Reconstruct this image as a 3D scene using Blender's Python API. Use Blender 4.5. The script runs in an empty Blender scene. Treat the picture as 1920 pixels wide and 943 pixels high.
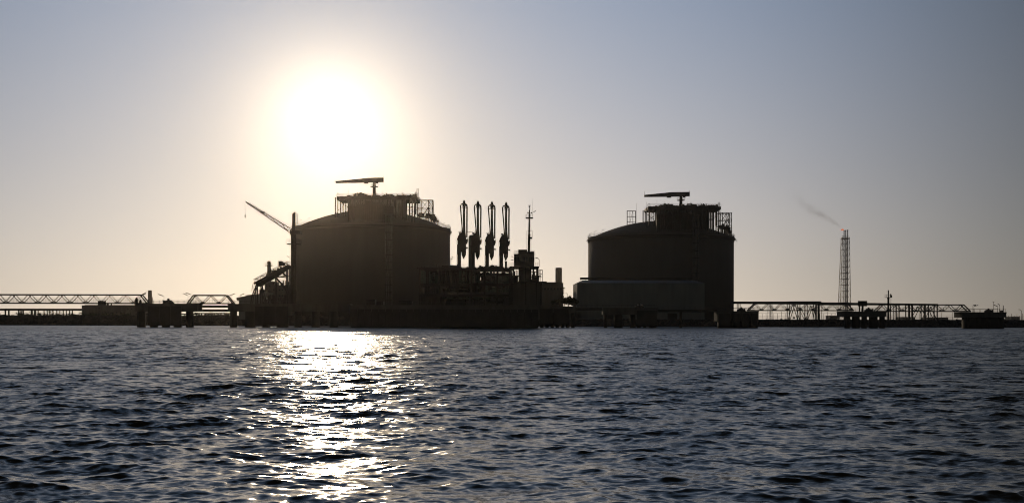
import bpy, bmesh, math, random
import numpy as np
from math import sin, cos, pi, radians, atan2, asin, sqrt
from mathutils import Vector, Matrix
random.seed(7)
rng = np.random.default_rng(7)
sc = bpy.context.scene
col = sc.collection

# ---------------------------------------------------------------- camera
F = 2059.0                 # focal length in pixels of the 1920 px photograph
CAMZ = 2.8                 # eye height above the water, from a small boat
cam_d = bpy.data.cameras.new("camera")
cam_d.sensor_width = 36.0
cam_d.lens = 36.0 * F / 1920.0
cam_d.shift_y = 128.5 / 1920.0
cam_d.clip_start = 0.1
cam_d.clip_end = 60000.0
cam = bpy.data.objects.new("camera", cam_d)
col.objects.link(cam)
cam.location = (0, 0, CAMZ)
cam.rotation_euler = (radians(90), 0.0016, 0)
cam.rotation_mode = 'XYZ'
cam.matrix_world = Matrix.Translation((0, 0, CAMZ)) @ Matrix.Rotation(-0.0016, 4, 'Y') @ Matrix.Rotation(radians(90), 4, 'X')
sc.camera = cam

# ---------------------------------------------------------------- sky, sun, exposure
SKY_AIR, SKY_DUST, SKY_OZ, SKY_STR = 1.0, 0.0, 1.0, 0.05
EXPOSURE = -2.3
SUN_STR, SUN_COL = 3.2, (1.0, 0.79, 0.54)
SUN_AZ = math.atan((622 - 960) / F)            # from +Y, positive towards +X
SUN_EL = math.atan((599.5 - 226) / F * cos(SUN_AZ))
SD = Vector((sin(SUN_AZ) * cos(SUN_EL), cos(SUN_AZ) * cos(SUN_EL), sin(SUN_EL)))
world = bpy.data.worlds.new("World")
sc.world = world
world.use_nodes = True
wn = world.node_tree.nodes
wl = world.node_tree.links
wn.clear()
def wnode(t, **kw):
    n = wn.new(t)
    for k, v in kw.items():
        setattr(n, k, v)
    return n
def wmath(op, a, b=None, clamp=False):
    n = wn.new('ShaderNodeMath'); n.operation = op; n.use_clamp = clamp
    for i, s in enumerate((a, b)):
        if s is None: continue
        if isinstance(s, (int, float)): n.inputs[i].default_value = s
        else: wl.new(s, n.inputs[i])
    return n.outputs[0]
sky = wnode('ShaderNodeTexSky', sky_type='NISHITA', sun_disc=False)
sky.sun_elevation = SUN_EL
sky.sun_rotation = SUN_AZ
sky.altitude = 0.0
sky.air_density = SKY_AIR
sky.dust_density = SKY_DUST
sky.ozone_density = SKY_OZ
bg = wnode('ShaderNodeBackground')
bg.inputs['Strength'].default_value = SKY_STR
hsv = wnode('ShaderNodeHueSaturation')
hsv.inputs['Saturation'].default_value = 0.4      # dusty air greys the blue
wl.new(sky.outputs[0], hsv.inputs['Color'])
wl.new(hsv.outputs[0], bg.inputs[0])
# the aureole of a sun that stands in hazy air (a glow round the sun's direction) and
# the broad warm and blue light of a hazy late-afternoon sky round it
tc = wnode('ShaderNodeTexCoord')
nrm = wnode('ShaderNodeVectorMath', operation='NORMALIZE')
wl.new(tc.outputs['Generated'], nrm.inputs[0])
sep = wnode('ShaderNodeSeparateXYZ')
wl.new(nrm.outputs[0], sep.inputs[0])
elev = wmath('MULTIPLY', wmath('ARCSINE', wmath('MAXIMUM', sep.outputs[2], 0.0)), 180 / pi)
def angle_from(v):
    dot = wnode('ShaderNodeVectorMath', operation='DOT_PRODUCT')
    wl.new(nrm.outputs[0], dot.inputs[0])
    dot.inputs[1].default_value = v
    return wmath('MULTIPLY', wmath('ARCCOSINE', wmath('MINIMUM', dot.outputs['Value'], 1.0)), 180 / pi)
def lobe(ang, width, power, colour, low=None):
    x = wmath('POWER', wmath('DIVIDE', ang, width), power)
    if low: x = wmath('ADD', x, wmath('DIVIDE', elev, low))
    b = wnode('ShaderNodeBackground')
    b.inputs[0].default_value = (*colour, 1)
    wl.new(wmath('POWER', math.e, wmath('MULTIPLY', x, -1.0)), b.inputs['Strength'])
    return b.outputs[0]
GLOW_AZ = math.atan((700 - 960) / F)
GD = Vector((sin(GLOW_AZ) * cos(SUN_EL), cos(GLOW_AZ) * cos(SUN_EL), sin(SUN_EL)))
a_sun, a_glow = angle_from(SD), angle_from(GD)
acc = bg.outputs[0]
for L in ((a_sun, 1.9, 1.0, (4.9, 4.5, 3.9)),
          (a_sun, 5.0, 1.0, (2.8, 1.95, 0.75)),
          (a_glow, 30.0, 3.0, (0.42, 1.00, 1.98)),
          (a_glow, 27.0, 2.5, (4.30, 2.86, 0.88), 11.0)):
    a_ = wnode('ShaderNodeAddShader')
    wl.new(acc, a_.inputs[0]); wl.new(lobe(*L), a_.inputs[1])
    acc = a_.outputs[0]
wo = wnode('ShaderNodeOutputWorld')
wl.new(acc, wo.inputs[0])

sun_d = bpy.data.lights.new("sun", 'SUN')
sun_d.energy = SUN_STR
sun_d.angle = radians(0.53)
sun_d.color = SUN_COL
sun = bpy.data.objects.new("sun", sun_d)
col.objects.link(sun)
sun.rotation_euler = SD.to_track_quat('Z', 'Y').to_euler()
sun.location = (0, 0, 120)
sc.view_settings.view_transform = 'Standard'
sc.view_settings.look = 'None'
sc.view_settings.exposure = EXPOSURE
sc.view_settings.gamma = 1.0
sc.cycles.filter_width = 1.05

# ---------------------------------------------------------------- materials
MATS = {}
def principled(name):
    m = bpy.data.materials.new(name); m.use_nodes = True
    MATS[name] = m
    return m, m.node_tree, m.node_tree.nodes['Principled BSDF']
def mat(name, c, rough=0.7, metal=0.0, var=0.35, scale=1.2, streak=0.0, bump=0.02):
    """weathered surface: colour varied by two noises, optional vertical streaks and a fine bump"""
    m, nt, p = principled(name)
    N, L = nt.nodes, nt.links
    t = N.new('ShaderNodeTexCoord')
    mp = N.new('ShaderNodeMapping'); L.new(t.outputs['Object'], mp.inputs[0])
    mp.inputs['Scale'].default_value = (1, 1, 0.12 if streak else 1)
    n1 = N.new('ShaderNodeTexNoise'); n1.inputs['Scale'].default_value = scale; n1.inputs['Detail'].default_value = 6
    L.new(mp.outputs[0], n1.inputs[0])
    n2 = N.new('ShaderNodeTexNoise'); n2.inputs['Scale'].default_value = scale * 0.13; n2.inputs['Detail'].default_value = 4
    L.new(t.outputs['Object'], n2.inputs[0])
    mx = N.new('ShaderNodeMath'); mx.operation = 'ADD'; L.new(n1.outputs[0], mx.inputs[0]); L.new(n2.outputs[0], mx.inputs[1])
    r = N.new('ShaderNodeMapRange'); L.new(mx.outputs[0], r.inputs[0])
    r.inputs[1].default_value = 0.7; r.inputs[2].default_value = 1.3
    r.inputs[3].default_value = 1 - var; r.inputs[4].default_value = 1 + var
    sc_ = N.new('ShaderNodeVectorMath'); sc_.operation = 'SCALE'; sc_.inputs[0].default_value = c
    L.new(r.outputs[0], sc_.inputs['Scale']); L.new(sc_.outputs[0], p.inputs['Base Color'])
    p.inputs['Roughness'].default_value = rough
    p.inputs['Metallic'].default_value = metal
    if bump:
        b = N.new('ShaderNodeBump'); b.inputs['Distance'].default_value = bump
        L.new(n1.outputs[0], b.inputs['Height']); L.new(b.outputs[0], p.inputs['Normal'])
    return m

# ---------------------------------------------------------------- water
def build_water():
    # polar sheet out to the horizon: fine inside the bay in front, coarser elsewhere
    dense = np.radians(np.arange(-30.0, 30.001, 0.09))
    rest = np.radians(np.arange(33.0, 328.0, 3.0))
    th = np.concatenate([dense, rest])
    r = [1.5]
    while r[-1] < 13: r.append(r[-1] * 1.05)
    while r[-1] < 560: r.append(r[-1] * 1.0027)
    while r[-1] < 4000: r.append(r[-1] * 1.08)
    r = np.array(r)
    nr, nt_ = len(r), len(th)
    R, T = np.meshgrid(r, th, indexing='ij')
    X, Y = R * np.sin(T), R * np.cos(T)
    Z = np.zeros_like(X); DX = np.zeros_like(X); DY = np.zeros_like(X)
    dr = np.gradient(r)[:, None] * np.ones_like(T)
    front = np.abs(((T + pi) % (2 * pi)) - pi) < radians(30.2)
    cell = np.where(front, np.maximum(dr, R * 0.0013), R * 0.06)
    comps = []
    for lam in np.geomspace(0.11, 9.0, 190):
        # slope of each wave train: the chop is strongest between 0.6 and 4 m
        s = 0.0285 * math.exp(-((math.log(lam) - math.log(0.36)) / 1.35) ** 2) + 0.019 * math.exp(-((math.log(lam) - math.log(2.4)) / 0.6) ** 2)
        spread = 0.40 if lam > 0.3 else 0.7
        a = rng.normal(0, spread) + radians(112 if rng.random() < .55 else 72)
        comps.append((lam, s, a, rng.uniform(0, 2 * pi)))
    gust = np.ones_like(X)                     # wind patches: rougher and calmer water
    for k in range(14):
        L_ = rng.uniform(9, 60); a = rng.uniform(0, pi); ph = rng.uniform(0, 6.28)
        gust += 0.055 * np.sin(2 * pi / L_ * (X * math.cos(a) + Y * math.sin(a) * .8) + ph + 1.5 * np.sin(X / L_ * 1.3 + ph))
    gust = np.clip(gust, .45, 1.7)
    rest_var = np.zeros_like(X)
    for lam, s, a, ph in comps:
        k = 2 * pi / lam
        fade = np.clip((lam / cell - 2.0) / 1.6, 0, 1)
        rest_var += 0.5 * s * s * (1 - fade ** 2)
        use = (fade.max(axis=1) > 0)
        n = use.sum()
        if n == 0: continue
        i1 = np.max(np.nonzero(use)[0]) + 1
        x, y = X[:i1], Y[:i1]
        A = s / k * fade[:i1] * gust[:i1]
        p = k * (x * math.cos(a) + y * math.sin(a)) + ph + 0.6 * np.sin(k * 0.17 * (x * math.sin(a) - y * math.cos(a)) + ph * 3)
        sp, cp = np.sin(p), np.cos(p)
        Z[:i1] += A * cp
        DX[:i1] -= A * math.cos(a) * sp * 1.3
        DY[:i1] -= A * math.sin(a) * sp * 1.3
    calm = np.clip((R - 1.5) / 4, 0, 1)
    X = X + DX * calm; Y = Y + DY * calm; Z = Z * calm
    co = np.stack([X, Y, Z], -1).reshape(-1, 3)
    co = np.concatenate([co, [[0, 0, 0]]])
    i = np.arange(nr - 1)[:, None] * nt_
    j = np.arange(nt_)[None, :]
    jn = (j + 1) % nt_
    q = np.stack([i + j, i + jn, i + nt_ + jn, i + nt_ + j], -1).reshape(-1, 4)[:, ::-1]
    j = np.arange(nt_)
    tri = np.stack([(j + 1) % nt_, j, np.full(nt_, nr * nt_)], -1)[:, ::-1]
    me = bpy.data.meshes.new("water")
    me.vertices.add(len(co)); me.vertices.foreach_set('co', co.astype(np.float32).ravel())
    loops = np.concatenate([q.ravel(), tri.ravel()]).astype(np.int32)
    me.loops.add(len(loops)); me.loops.foreach_set('vertex_index', loops)
    starts = np.concatenate([np.arange(len(q)) * 4, len(q) * 4 + np.arange(len(tri)) * 3]).astype(np.int32)
    me.polygons.add(len(starts)); me.polygons.foreach_set('loop_start', starts)
    me.update(calc_edges=True)
    me.polygons.foreach_set('use_smooth', np.ones(len(starts), dtype=bool))
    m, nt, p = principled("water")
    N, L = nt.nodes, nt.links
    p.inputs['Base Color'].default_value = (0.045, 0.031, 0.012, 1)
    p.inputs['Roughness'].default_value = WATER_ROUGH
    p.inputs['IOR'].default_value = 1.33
    p.inputs['Specular Tint'].default_value = (1.0, 0.86, 0.66, 1)      # turbid harbour water; warmth put into the tint offsets blue sky reflections
    # ripples too fine for the mesh: their slopes, from noise in the plane of the water,
    # are as steep as the wave trains the mesh leaves out at that spot
    at = me.attributes.new('ripple', 'FLOAT', 'POINT')
    at.data.foreach_set('value', np.concatenate([np.sqrt(rest_var).ravel(), [0.0]]).astype(np.float32))
    an = N.new('ShaderNodeAttribute'); an.attribute_name = 'ripple'
    # half of that unresolved slope is roughness, so that grazing views meet tilted facets
    r1 = N.new('ShaderNodeMath'); r1.operation = 'MULTIPLY'; L.new(an.outputs['Fac'], r1.inputs[0]); r1.inputs[1].default_value = ROUGH_K
    r2 = N.new('ShaderNodeMath'); r2.operation = 'ADD'; L.new(r1.outputs[0], r2.inputs[0]); r2.inputs[1].default_value = 0.003
    r3 = N.new('ShaderNodeMath'); r3.operation = 'SQRT'; L.new(r2.outputs[0], r3.inputs[0]); L.new(r3.outputs[0], p.inputs['Roughness'])
    t = N.new('ShaderNodeTexCoord')
    geo = N.new('ShaderNodeNewGeometry')
    tot = None
    def vm(op, a, b=None, scale=None):
        n = N.new('ShaderNodeVectorMath'); n.operation = op
        for i, q in enumerate((a, b)):
            if q is None: continue
            if isinstance(q, tuple): n.inputs[i].default_value = q
            else: L.new(q, n.inputs[i])
        if scale is not None:
            if isinstance(scale, (int, float)): n.inputs['Scale'].default_value = scale
            else: L.new(scale, n.inputs['Scale'])
        return n.outputs[0]
    for scl, amp, rot in ((0.9, 0.8, 0.2), (2.7, 1.0, -0.15), (8.0, 1.0, 0.3)):
        mp = N.new('ShaderNodeMapping'); mp.inputs['Scale'].default_value = (0.55, 1.15, 1); mp.inputs['Rotation'].default_value = (0, 0, rot)
        L.new(t.outputs['Object'], mp.inputs[0])
        n = N.new('ShaderNodeTexNoise'); n.inputs['Scale'].default_value = scl; n.inputs['Detail'].default_value = 2; n.inputs['Roughness'].default_value = 0.6
        L.new(mp.outputs[0], n.inputs[0])
        v = vm('SCALE', vm('SUBTRACT', n.outputs['Color'], (0.5, 0.5, 0.5)), scale=amp)
        tot = v if tot is None else vm('ADD', tot, v)
    amt = N.new('ShaderNodeMath'); amt.operation = 'MULTIPLY_ADD'; L.new(an.outputs['Fac'], amt.inputs[0])
    amt.inputs[1].default_value = RIPPLE; amt.inputs[2].default_value = RIPPLE0
    sl = vm('MULTIPLY', vm('SCALE', tot, scale=amt.outputs[0]), (0.8, 1.2, 0.0))
    L.new(vm('NORMALIZE', vm('ADD', geo.outputs['Normal'], sl)), p.inputs['Normal'])
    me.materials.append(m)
    o = bpy.data.objects.new("water", me); col.objects.link(o)
    o['kind'] = 'structure'
    return o
HAZE, HAZE_COL, HAZE_G = 3.0e-5, (1.0, 0.90, 0.80), 0.91
WATER_ROUGH, RIPPLE, RIPPLE0, ROUGH_K = 0.05, 6.5, 0.16, 0.38
build_water()

# ---------------------------------------------------------------- helpers
def YH(px): return 598.5 + 0.0016 * px
def PX(px, D): return (px - 960.0) * D / F
def PZ(py, px, D): return CAMZ + (YH(px) - py) * D / F
def P(px, py, D): return Vector((PX(px, D), D, PZ(py, px, D)))
LOC = {}
class MB:
    def __init__(s): s.v = []; s.f = []; s.g = []
    def add(s, vs, fs):
        n = len(s.v); s.g.append((n, len(s.f), len(vs), len(fs))); s.v += [tuple(v) for v in vs]; s.f += [tuple(i + n for i in f) for f in fs]; return s
    def box(s, x0, x1, y0, y1, z0, z1):
        return s.add([(x0,y0,z0),(x1,y0,z0),(x1,y1,z0),(x0,y1,z0),(x0,y0,z1),(x1,y0,z1),(x1,y1,z1),(x0,y1,z1)],
                     [(0,3,2,1),(4,5,6,7),(0,1,5,4),(1,2,6,5),(2,3,7,6),(3,0,4,7)])
    def bar(s, p, q, w, h=None):
        """square bar between two points"""
        p, q = Vector(p), Vector(q); d = (q - p)
        if d.length < 1e-6: return s
        d.normalize(); up = Vector((0, 0, 1)) if abs(d.z) < 0.95 else Vector((0, 1, 0))
        a = d.cross(up).normalized() * (w / 2); b = d.cross(a).normalized() * ((h or w) / 2)
        vs = [p-a-b, p+a-b, p+a+b, p-a+b, q-a-b, q+a-b, q+a+b, q-a+b]
        return s.add(vs, [(0,3,2,1),(4,5,6,7),(0,1,5,4),(1,2,6,5),(2,3,7,6),(3,0,4,7)])
    def tube(s, p, q, r, r2=None, n=8):
        p, q = Vector(p), Vector(q); d = (q - p)
        if d.length < 1e-6: return s
        d.normalize(); up = Vector((0, 0, 1)) if abs(d.z) < 0.95 else Vector((0, 1, 0))
        a = d.cross(up).normalized(); b = d.cross(a).normalized(); r2 = r if r2 is None else r2
        vs = []
        for c, rr in ((p, r), (q, r2)):
            for k in range(n):
                t = 2 * pi * k / n; vs.append(c + a * (rr * cos(t)) + b * (rr * sin(t)))
        fs = [(k, (k+1) % n, n + (k+1) % n, n + k) for k in range(n)]
        fs += [tuple(range(n))[::-1], tuple(range(n, 2*n))]
        return s.add(vs, fs)
    def path(s, pts, r, n=8):
        for a, b in zip(pts, pts[1:]): s.tube(a, b, r, n=n)
        return s
    def lathe(s, c, prof, n=24, a0=0.0):
        c = Vector(c); vs = []
        for (r, z) in prof:
            for k in range(n):
                t = a0 + 2 * pi * k / n; vs.append(c + Vector((r * cos(t), r * sin(t), z)))
        fs = []
        for j in range(len(prof) - 1):
            for k in range(n):
                fs.append((j*n + k, j*n + (k+1) % n, (j+1)*n + (k+1) % n, (j+1)*n + k))
        fs.append(tuple(range(n))[::-1]); m = (len(prof) - 1) * n; fs.append(tuple(range(m, m + n)))
        return s.add(vs, fs)
    def prism(s, poly, y0, y1):
        """outline in x-z given its own thickness along y"""
        n = len(poly)
        vs = [(x, y0, z) for x, z in poly] + [(x, y1, z) for x, z in poly]
        fs = [tuple(range(n)), tuple(range(n, 2*n))[::-1]] + [(i, n + i, n + (i+1) % n, (i+1) % n) for i in range(n)]
        return s.add(vs, fs)
    def pieces(s):
        """groups of loose islands that stand far apart"""
        k = len(s.g); V = np.array([tuple(v) for v in s.v])
        lo = np.array([V[a:a + n].min(0) for a, _, n, _ in s.g]); hi = np.array([V[a:a + n].max(0) for a, _, n, _ in s.g])
        size = (hi - lo).max(1)
        gap = np.maximum(0, np.maximum(lo[:, None] - hi[None], lo[None] - hi[:, None]))
        near = np.sqrt((gap ** 2).sum(2)) <= np.maximum(.02, .48 * np.maximum(size[:, None], size[None]))
        seen, out = set(), []
        for i in range(k):
            if i in seen: continue
            st, grp = [i], []; seen.add(i)
            while st:
                j = st.pop(); grp.append(j)
                for q in np.nonzero(near[j])[0]:
                    if q not in seen: seen.add(int(q)); st.append(int(q))
            out.append(sorted(grp))
        return out
    def build(s, name, m, parent=None, label=None, smooth=False, split=True):
        if parent and split and 1 < len(s.g) <= 800:
            ps = s.pieces()
            if len(ps) > 1:
                first = None
                for grp in ps:
                    q = MB()
                    for gi in grp:
                        a, fa, n, nf = s.g[gi]
                        q.add(s.v[a:a + n], [tuple(i - a for i in f) for f in s.f[fa:fa + nf]])
                    o = q.build(name, m, parent, label, smooth, False); first = first or o
                return first
        me = bpy.data.meshes.new(name)
        off = LOC.get(parent.name, Vector((0, 0, 0))) if parent else Vector((0, 0, 0))
        if parent: base = off
        else:
            xs = np.array(s.v); base = Vector(((xs[:,0].min()+xs[:,0].max())/2, (xs[:,1].min()+xs[:,1].max())/2, xs[:,2].min()))
        me.from_pydata([tuple(Vector(v) - base) for v in s.v], [], s.f)
        me.materials.append(MATS[m] if isinstance(m, str) else m)
        bm = bmesh.new(); bm.from_mesh(me); bmesh.ops.recalc_face_normals(bm, faces=bm.faces); bm.to_mesh(me); bm.free()
        if smooth:
            me.polygons.foreach_set('use_smooth', [len(p.vertices) == 4 for p in me.polygons])
        o = bpy.data.objects.new(name, me); col.objects.link(o)
        if parent: o.parent = parent; LOC[o.name] = base
        else: o.location = base; LOC[o.name] = base
        if label: o['label'] = label
        return o
def tag(o, label=None, cat=None, group=None, kind=None):
    if label: o['label'] = label
    if cat: o['category'] = cat
    if group: o['group'] = group
    if kind: o['kind'] = kind
    return o
def thing(name, label, cat, loc, group=None):
    o = bpy.data.objects.new(name, None); col.objects.link(o)
    o.empty_display_size = 0.5; o.location = loc; LOC[o.name] = Vector(loc)
    return tag(o, label, cat, group)
def rail(mb, p, q, h=1.1, step=2.0, w=0.07, levels=(1.0, 0.5)):
    p, q = Vector(p), Vector(q); n = max(1, int(round((q - p).length / step)))
    for i in range(n + 1):
        c = p.lerp(q, i / n); mb.bar(c, c + Vector((0, 0, h)), w)
    for l in levels: mb.bar(p + Vector((0, 0, h*l)), q + Vector((0, 0, h*l)), w)
    return mb
def ladder(mb, p, q, w=0.5, step=0.45, t=0.06, cage=False):
    p, q = Vector(p), Vector(q); d = Vector((w/2, 0, 0))
    mb.bar(p - d, q - d, t); mb.bar(p + d, q + d, t)
    n = max(1, int((q - p).length / step))
    for i in range(n): c = p.lerp(q, (i + .5) / n); mb.bar(c - d, c + d, t * .7)
    return mb

mat('concrete', (0.122, 0.119, 0.112), 0.85, var=0.25, scale=0.8, streak=1, bump=0.03)
mat('wet_concrete', (0.030, 0.029, 0.027), 0.6, var=0.4, scale=1.0, bump=0.03)
mat('tank_concrete', (0.13, 0.126, 0.12), 0.9, var=0.07, scale=0.35, streak=1, bump=0.02)
mat('dark_steel', (0.050, 0.049, 0.047), 0.6, 0.1, var=0.4, scale=2.5, bump=0.005)
mat('galvanised_steel', (0.101, 0.104, 0.108), 0.5, 0.4, var=0.3, scale=3, bump=0.004)
mat('green_paint', (0.101, 0.137, 0.115), 0.5, var=0.3, scale=1.5, bump=0.004)
mat('red_paint', (0.065, 0.032, 0.029), 0.5, var=0.35, scale=1.5, bump=0.004)
mat('pipe_lagging', (0.144, 0.144, 0.140), 0.45, 0.3, var=0.2, scale=1.0, bump=0.004)
mat('cladding', (0.23, 0.25, 0.24), 0.6, var=0.15, scale=0.7, streak=1, bump=0.01)
mat('roof_sheet', (0.10, 0.10, 0.10), 0.6, var=0.2, scale=0.8, bump=0.01)
mat('rubber', (0.03, 0.03, 0.03), 0.85, var=0.3, scale=3, bump=0.01)
mat('rock', (0.072, 0.067, 0.061), 0.9, var=0.35, scale=0.9, bump=0.06)
mat('soil', (0.072, 0.065, 0.054), 0.95, var=0.4, scale=0.2, bump=0.05)
mat('leaves', (0.040, 0.054, 0.022), 0.7, var=0.5, scale=0.5, bump=0)
mat('bark', (0.072, 0.054, 0.036), 0.9, var=0.3, scale=3, bump=0.01)
mat('window_glass', (0.05, 0.06, 0.065), 0.08, var=0.1, scale=1, bump=0)
mat('lamp_lens', (0.5, 0.5, 0.48), 0.3, var=0.1, scale=1, bump=0)

# ---------------------------------------------------------------- ground
def shore_y(x): return 525 - 68 * ((x + 255) / 482.0)
def build_ground():
    nx = 760
    xs = np.concatenate([np.linspace(-4000, -420, 40), np.linspace(-415, 420, nx), np.linspace(430, 4000, 40)])
    prof = [(-5, -2.2), (-2.4, -0.9), (0, 0.05), (1.6, 0.8), (3.2, 1.6), (5.0, 2.5), (6.6, 3.3), (8.2, 3.95), (9.4, 4.0), (12, 4.0), (40, 4.0), (120, 4.0), (400, 4.0), (3600, 4.0)]
    def top(x): return 4.7 if x < -90 else (3.25 if x > 10 else 4.7 - 1.45 * (x + 90) / 100)
    vs, fs = [], []
    for i, x in enumerate(xs):
        for j, (dy, z) in enumerate(prof):
            zz = z * top(x) / 4.0 if z > 0 else z
            if 2 <= j <= 8 and -420 < x < 420: zz += random.gauss(0, 0.10) * (0.4 if j == 8 else 1); dy += random.gauss(0, 0.2)
            vs.append((x, max(shore_y(max(-700, min(700, x))), 380) + dy, zz))
    m = len(prof)
    for i in range(len(xs) - 1):
        for j in range(m - 1):
            fs.append((i*m + j, (i+1)*m + j, (i+1)*m + j + 1, i*m + j + 1))
    g = MB(); g.add(vs, fs); o = g.build('ground', 'soil'); tag(o, kind='structure')
    # armour stones heaped on the bank
    mb = MB()
    for k in range(5200):
        x = random.uniform(-330, 300); t = random.random()
        dy = t * 8.2; z = 0.0 + t * 0.98 * top(x)
        s = random.uniform(0.35, 0.8)
        c = Vector((x, shore_y(x) + dy - 0.3, z))
        pts = [c + Vector((random.uniform(.6, 1.2) * s * a, random.uniform(.6, 1.2) * s * b, random.uniform(.5, 1) * s * d))
               for a, b, d in ((1,0,0),(-1,0,0),(0,1,0),(0,-1,0),(0,0,1),(0,0,-1))]
        mb.add(pts, [(0,2,4),(2,1,4),(1,3,4),(3,0,4),(2,0,5),(1,2,5),(3,1,5),(0,3,5)])
    o = mb.build('armour_stones', 'rock'); tag(o, 'dark armour stones heaped along the whole shore bank', kind='stuff')
build_ground()

# ---------------------------------------------------------------- jetty
def dolphin(label, a, b, ytop, ycap, piles, D, depth=7, skirt=None, y_skirt=610, body=None, railx=True):
    t = thing('mooring_dolphin', label, 'dolphin', (PX((a+b)/2, D), D + depth/2, 0), 'concrete mooring dolphins of the jetty')
    x0, x1 = PX(a, D), PX(b, D); zt, zc = PZ(ytop, (a+b)/2, D), PZ(ycap, (a+b)/2, D)
    m = MB(); m.box(x0, x1, D, D + depth, zc, zt - 0.35); m.box(x0 - 0.12, x1 + 0.12, D - 0.12, D + depth + .12, zt - 0.35, zt)
    m.build('pile_cap', 'concrete', t)
    for (p0, p1) in piles:
        r = (PX(p1, D) - PX(p0, D)) / 2
        for yy in ((D + r + .3), (D + depth - r * .8 - .3)):
            rr_ = r if yy < D + depth / 2 else r * .8
            MB().lathe((PX((p0+p1)/2, yy), yy, 0), [(rr_, -4), (rr_, 1.4), (rr_ * .97, zc + .05)], 16).build('pile', 'wet_concrete', t, smooth=True)
    if skirt:
        for (p0, p1) in skirt:
            s0, s1 = PX(p0, D), PX(p1, D); zb = PZ(y_skirt, (a+b)/2, D)
            f = MB().box(s0, s1, D - .9, D - .45, zb, zt - 1.0).build('fender_panel', 'dark_steel', t)
            m = MB()
            for u in (.3, .7): m.tube((s0 + (s1-s0)*u, D - .46, (zb + zt)/2), (s0 + (s1-s0)*u, D + .1, (zb+zt)/2), .5)
            m.build('fender_buffer', 'rubber', f)
    if body:
        s0, s1 = PX(body[0], D), PX(body[1], D)
        MB().box(s0, s1, D + .6, D + 2.2, -2, zc + .01).build('pile_wall', 'wet_concrete', t)
    if railx:
        m = MB()
        rail(m, (x0 + .2, D + .2, zt), (x1 - .2, D + .2, zt), 1.15, 2.2)
        rail(m, (x0 + .2, D + depth - .2, zt), (x1 - .2, D + depth - .2, zt), 1.15, 2.2)
        m.build('railing', 'galvanised_steel', t)
    m = MB(); ladder(m, (x0 + 1.2, D - .18, .2), (x0 + 1.2, D - .18, zt), .5); m.build('ladder', 'galvanised_steel', t)
    return t
DJ = 406
dolphin('concrete mooring dolphin carrying the right end of the long left gangway', 252.5, 369.5, 569, 584,
        [(257,273),(281,296),(303.5,318.5),(325.5,340.5),(348.5,363)], DJ, skirt=[(279,299.8),(300.1,320.6),(320.9,341)], y_skirt=610)
dolphin('broad concrete dolphin under the jetty crane and the inclined gangway tower', 427, 655, 569.5, 584,
        [(431,445),(459.5,479),(492,506),(518.5,541),(552,566),(584,600),(618,634)], DJ,
        skirt=[(479,494),(494.3,518),(518.3,541)], y_skirt=609)
dolphin('narrow concrete dolphin of closely set thin piles right of the loading platform', 1007, 1079, 574, 586,
        [(1003+9.7*i, 1003+9.7*i+6.6) for i in range(8)], DJ, skirt=[(1012,1036),(1038,1066)], y_skirt=608)
dolphin('concrete dolphin in front of the long low shed under the right tank', 1131, 1233, 577, 590,
        [(1132,1138.5),(1151,1167.5),(1181,1192),(1194,1201.5),(1206,1212),(1216,1231)], DJ, skirt=[(1193,1231)], y_skirt=610)
dolphin('heavy concrete dolphin at the foot of the right tank carrying a gangway end', 1345, 1422.5, 583, 602,
        [(1347,1368),(1372,1386),(1390,1404),(1408,1421)], DJ, body=(1347, 1420), skirt=[(1347,1368),(1372,1386),(1390,1404),(1407,1419)], y_skirt=611)
dolphin('concrete dolphin below the flare tower with a square board on posts', 1579.5, 1662.5, 583.7, 594.2,
        [(1583,1594),(1597,1612),(1615,1625.5),(1629,1645.5),(1648.5,1659)], DJ + 4)
dolphin('rightmost concrete dolphin with lamp posts and a single solid leg wall', 1803, 1887, 585, 595,
        [(1809,1821),(1827,1839),(1845,1857),(1863,1880)], DJ + 2, body=(1807.5, 1884))

def hook(px, py, D, s=1.0, label=''):
    z = PZ(py, px, D); x = PX(px, D); y = D + 3
    t = thing('mooring_hook', label, 'mooring hook', (x, y, z), 'quick release mooring hooks on the dolphins')
    MB().lathe((x, y, z), [(1.9*s, 0), (1.8*s, .45*s), (1.1*s, .95*s), (.5*s, 1.15*s)], 14).build('base', 'dark_steel', t)
    m = MB()
    for a in (-1, 0, 1): m.prism([(x+a*1.0*s-.3*s, z+.4*s), (x+a*1.0*s+.3*s, z+.4*s), (x+a*1.25*s+.2*s, z+1.15*s), (x+a*1.25*s-.25*s, z+1.1*s)], y-1.6*s, y-.9*s)
    m.build('hook', 'dark_steel', t)
    MB().tube((x, y, z + 1.0*s), (x, y, z + 1.7*s), .42*s, .38*s).build('capstan', 'dark_steel', t)
hook(311, 569, DJ, 1.15, 'large mooring hook in the middle of the dolphin left of the small gangway')
hook(497, 569.5, DJ, 0.9, 'mooring hook on the dolphin below the inclined gangway tower')
hook(1200, 577, DJ, 1.0, 'mooring hook in front of the long low shed')
hook(1393, 583, DJ, .9, 'mooring hook beside the gangway end at the right tank foot')
hook(1633.5, 583.7, DJ + 4, .9, 'mooring hook right of the square board')
hook(1860, 585, DJ + 2, .85, 'mooring hook on the rightmost dolphin beside the tall lamp post')

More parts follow.
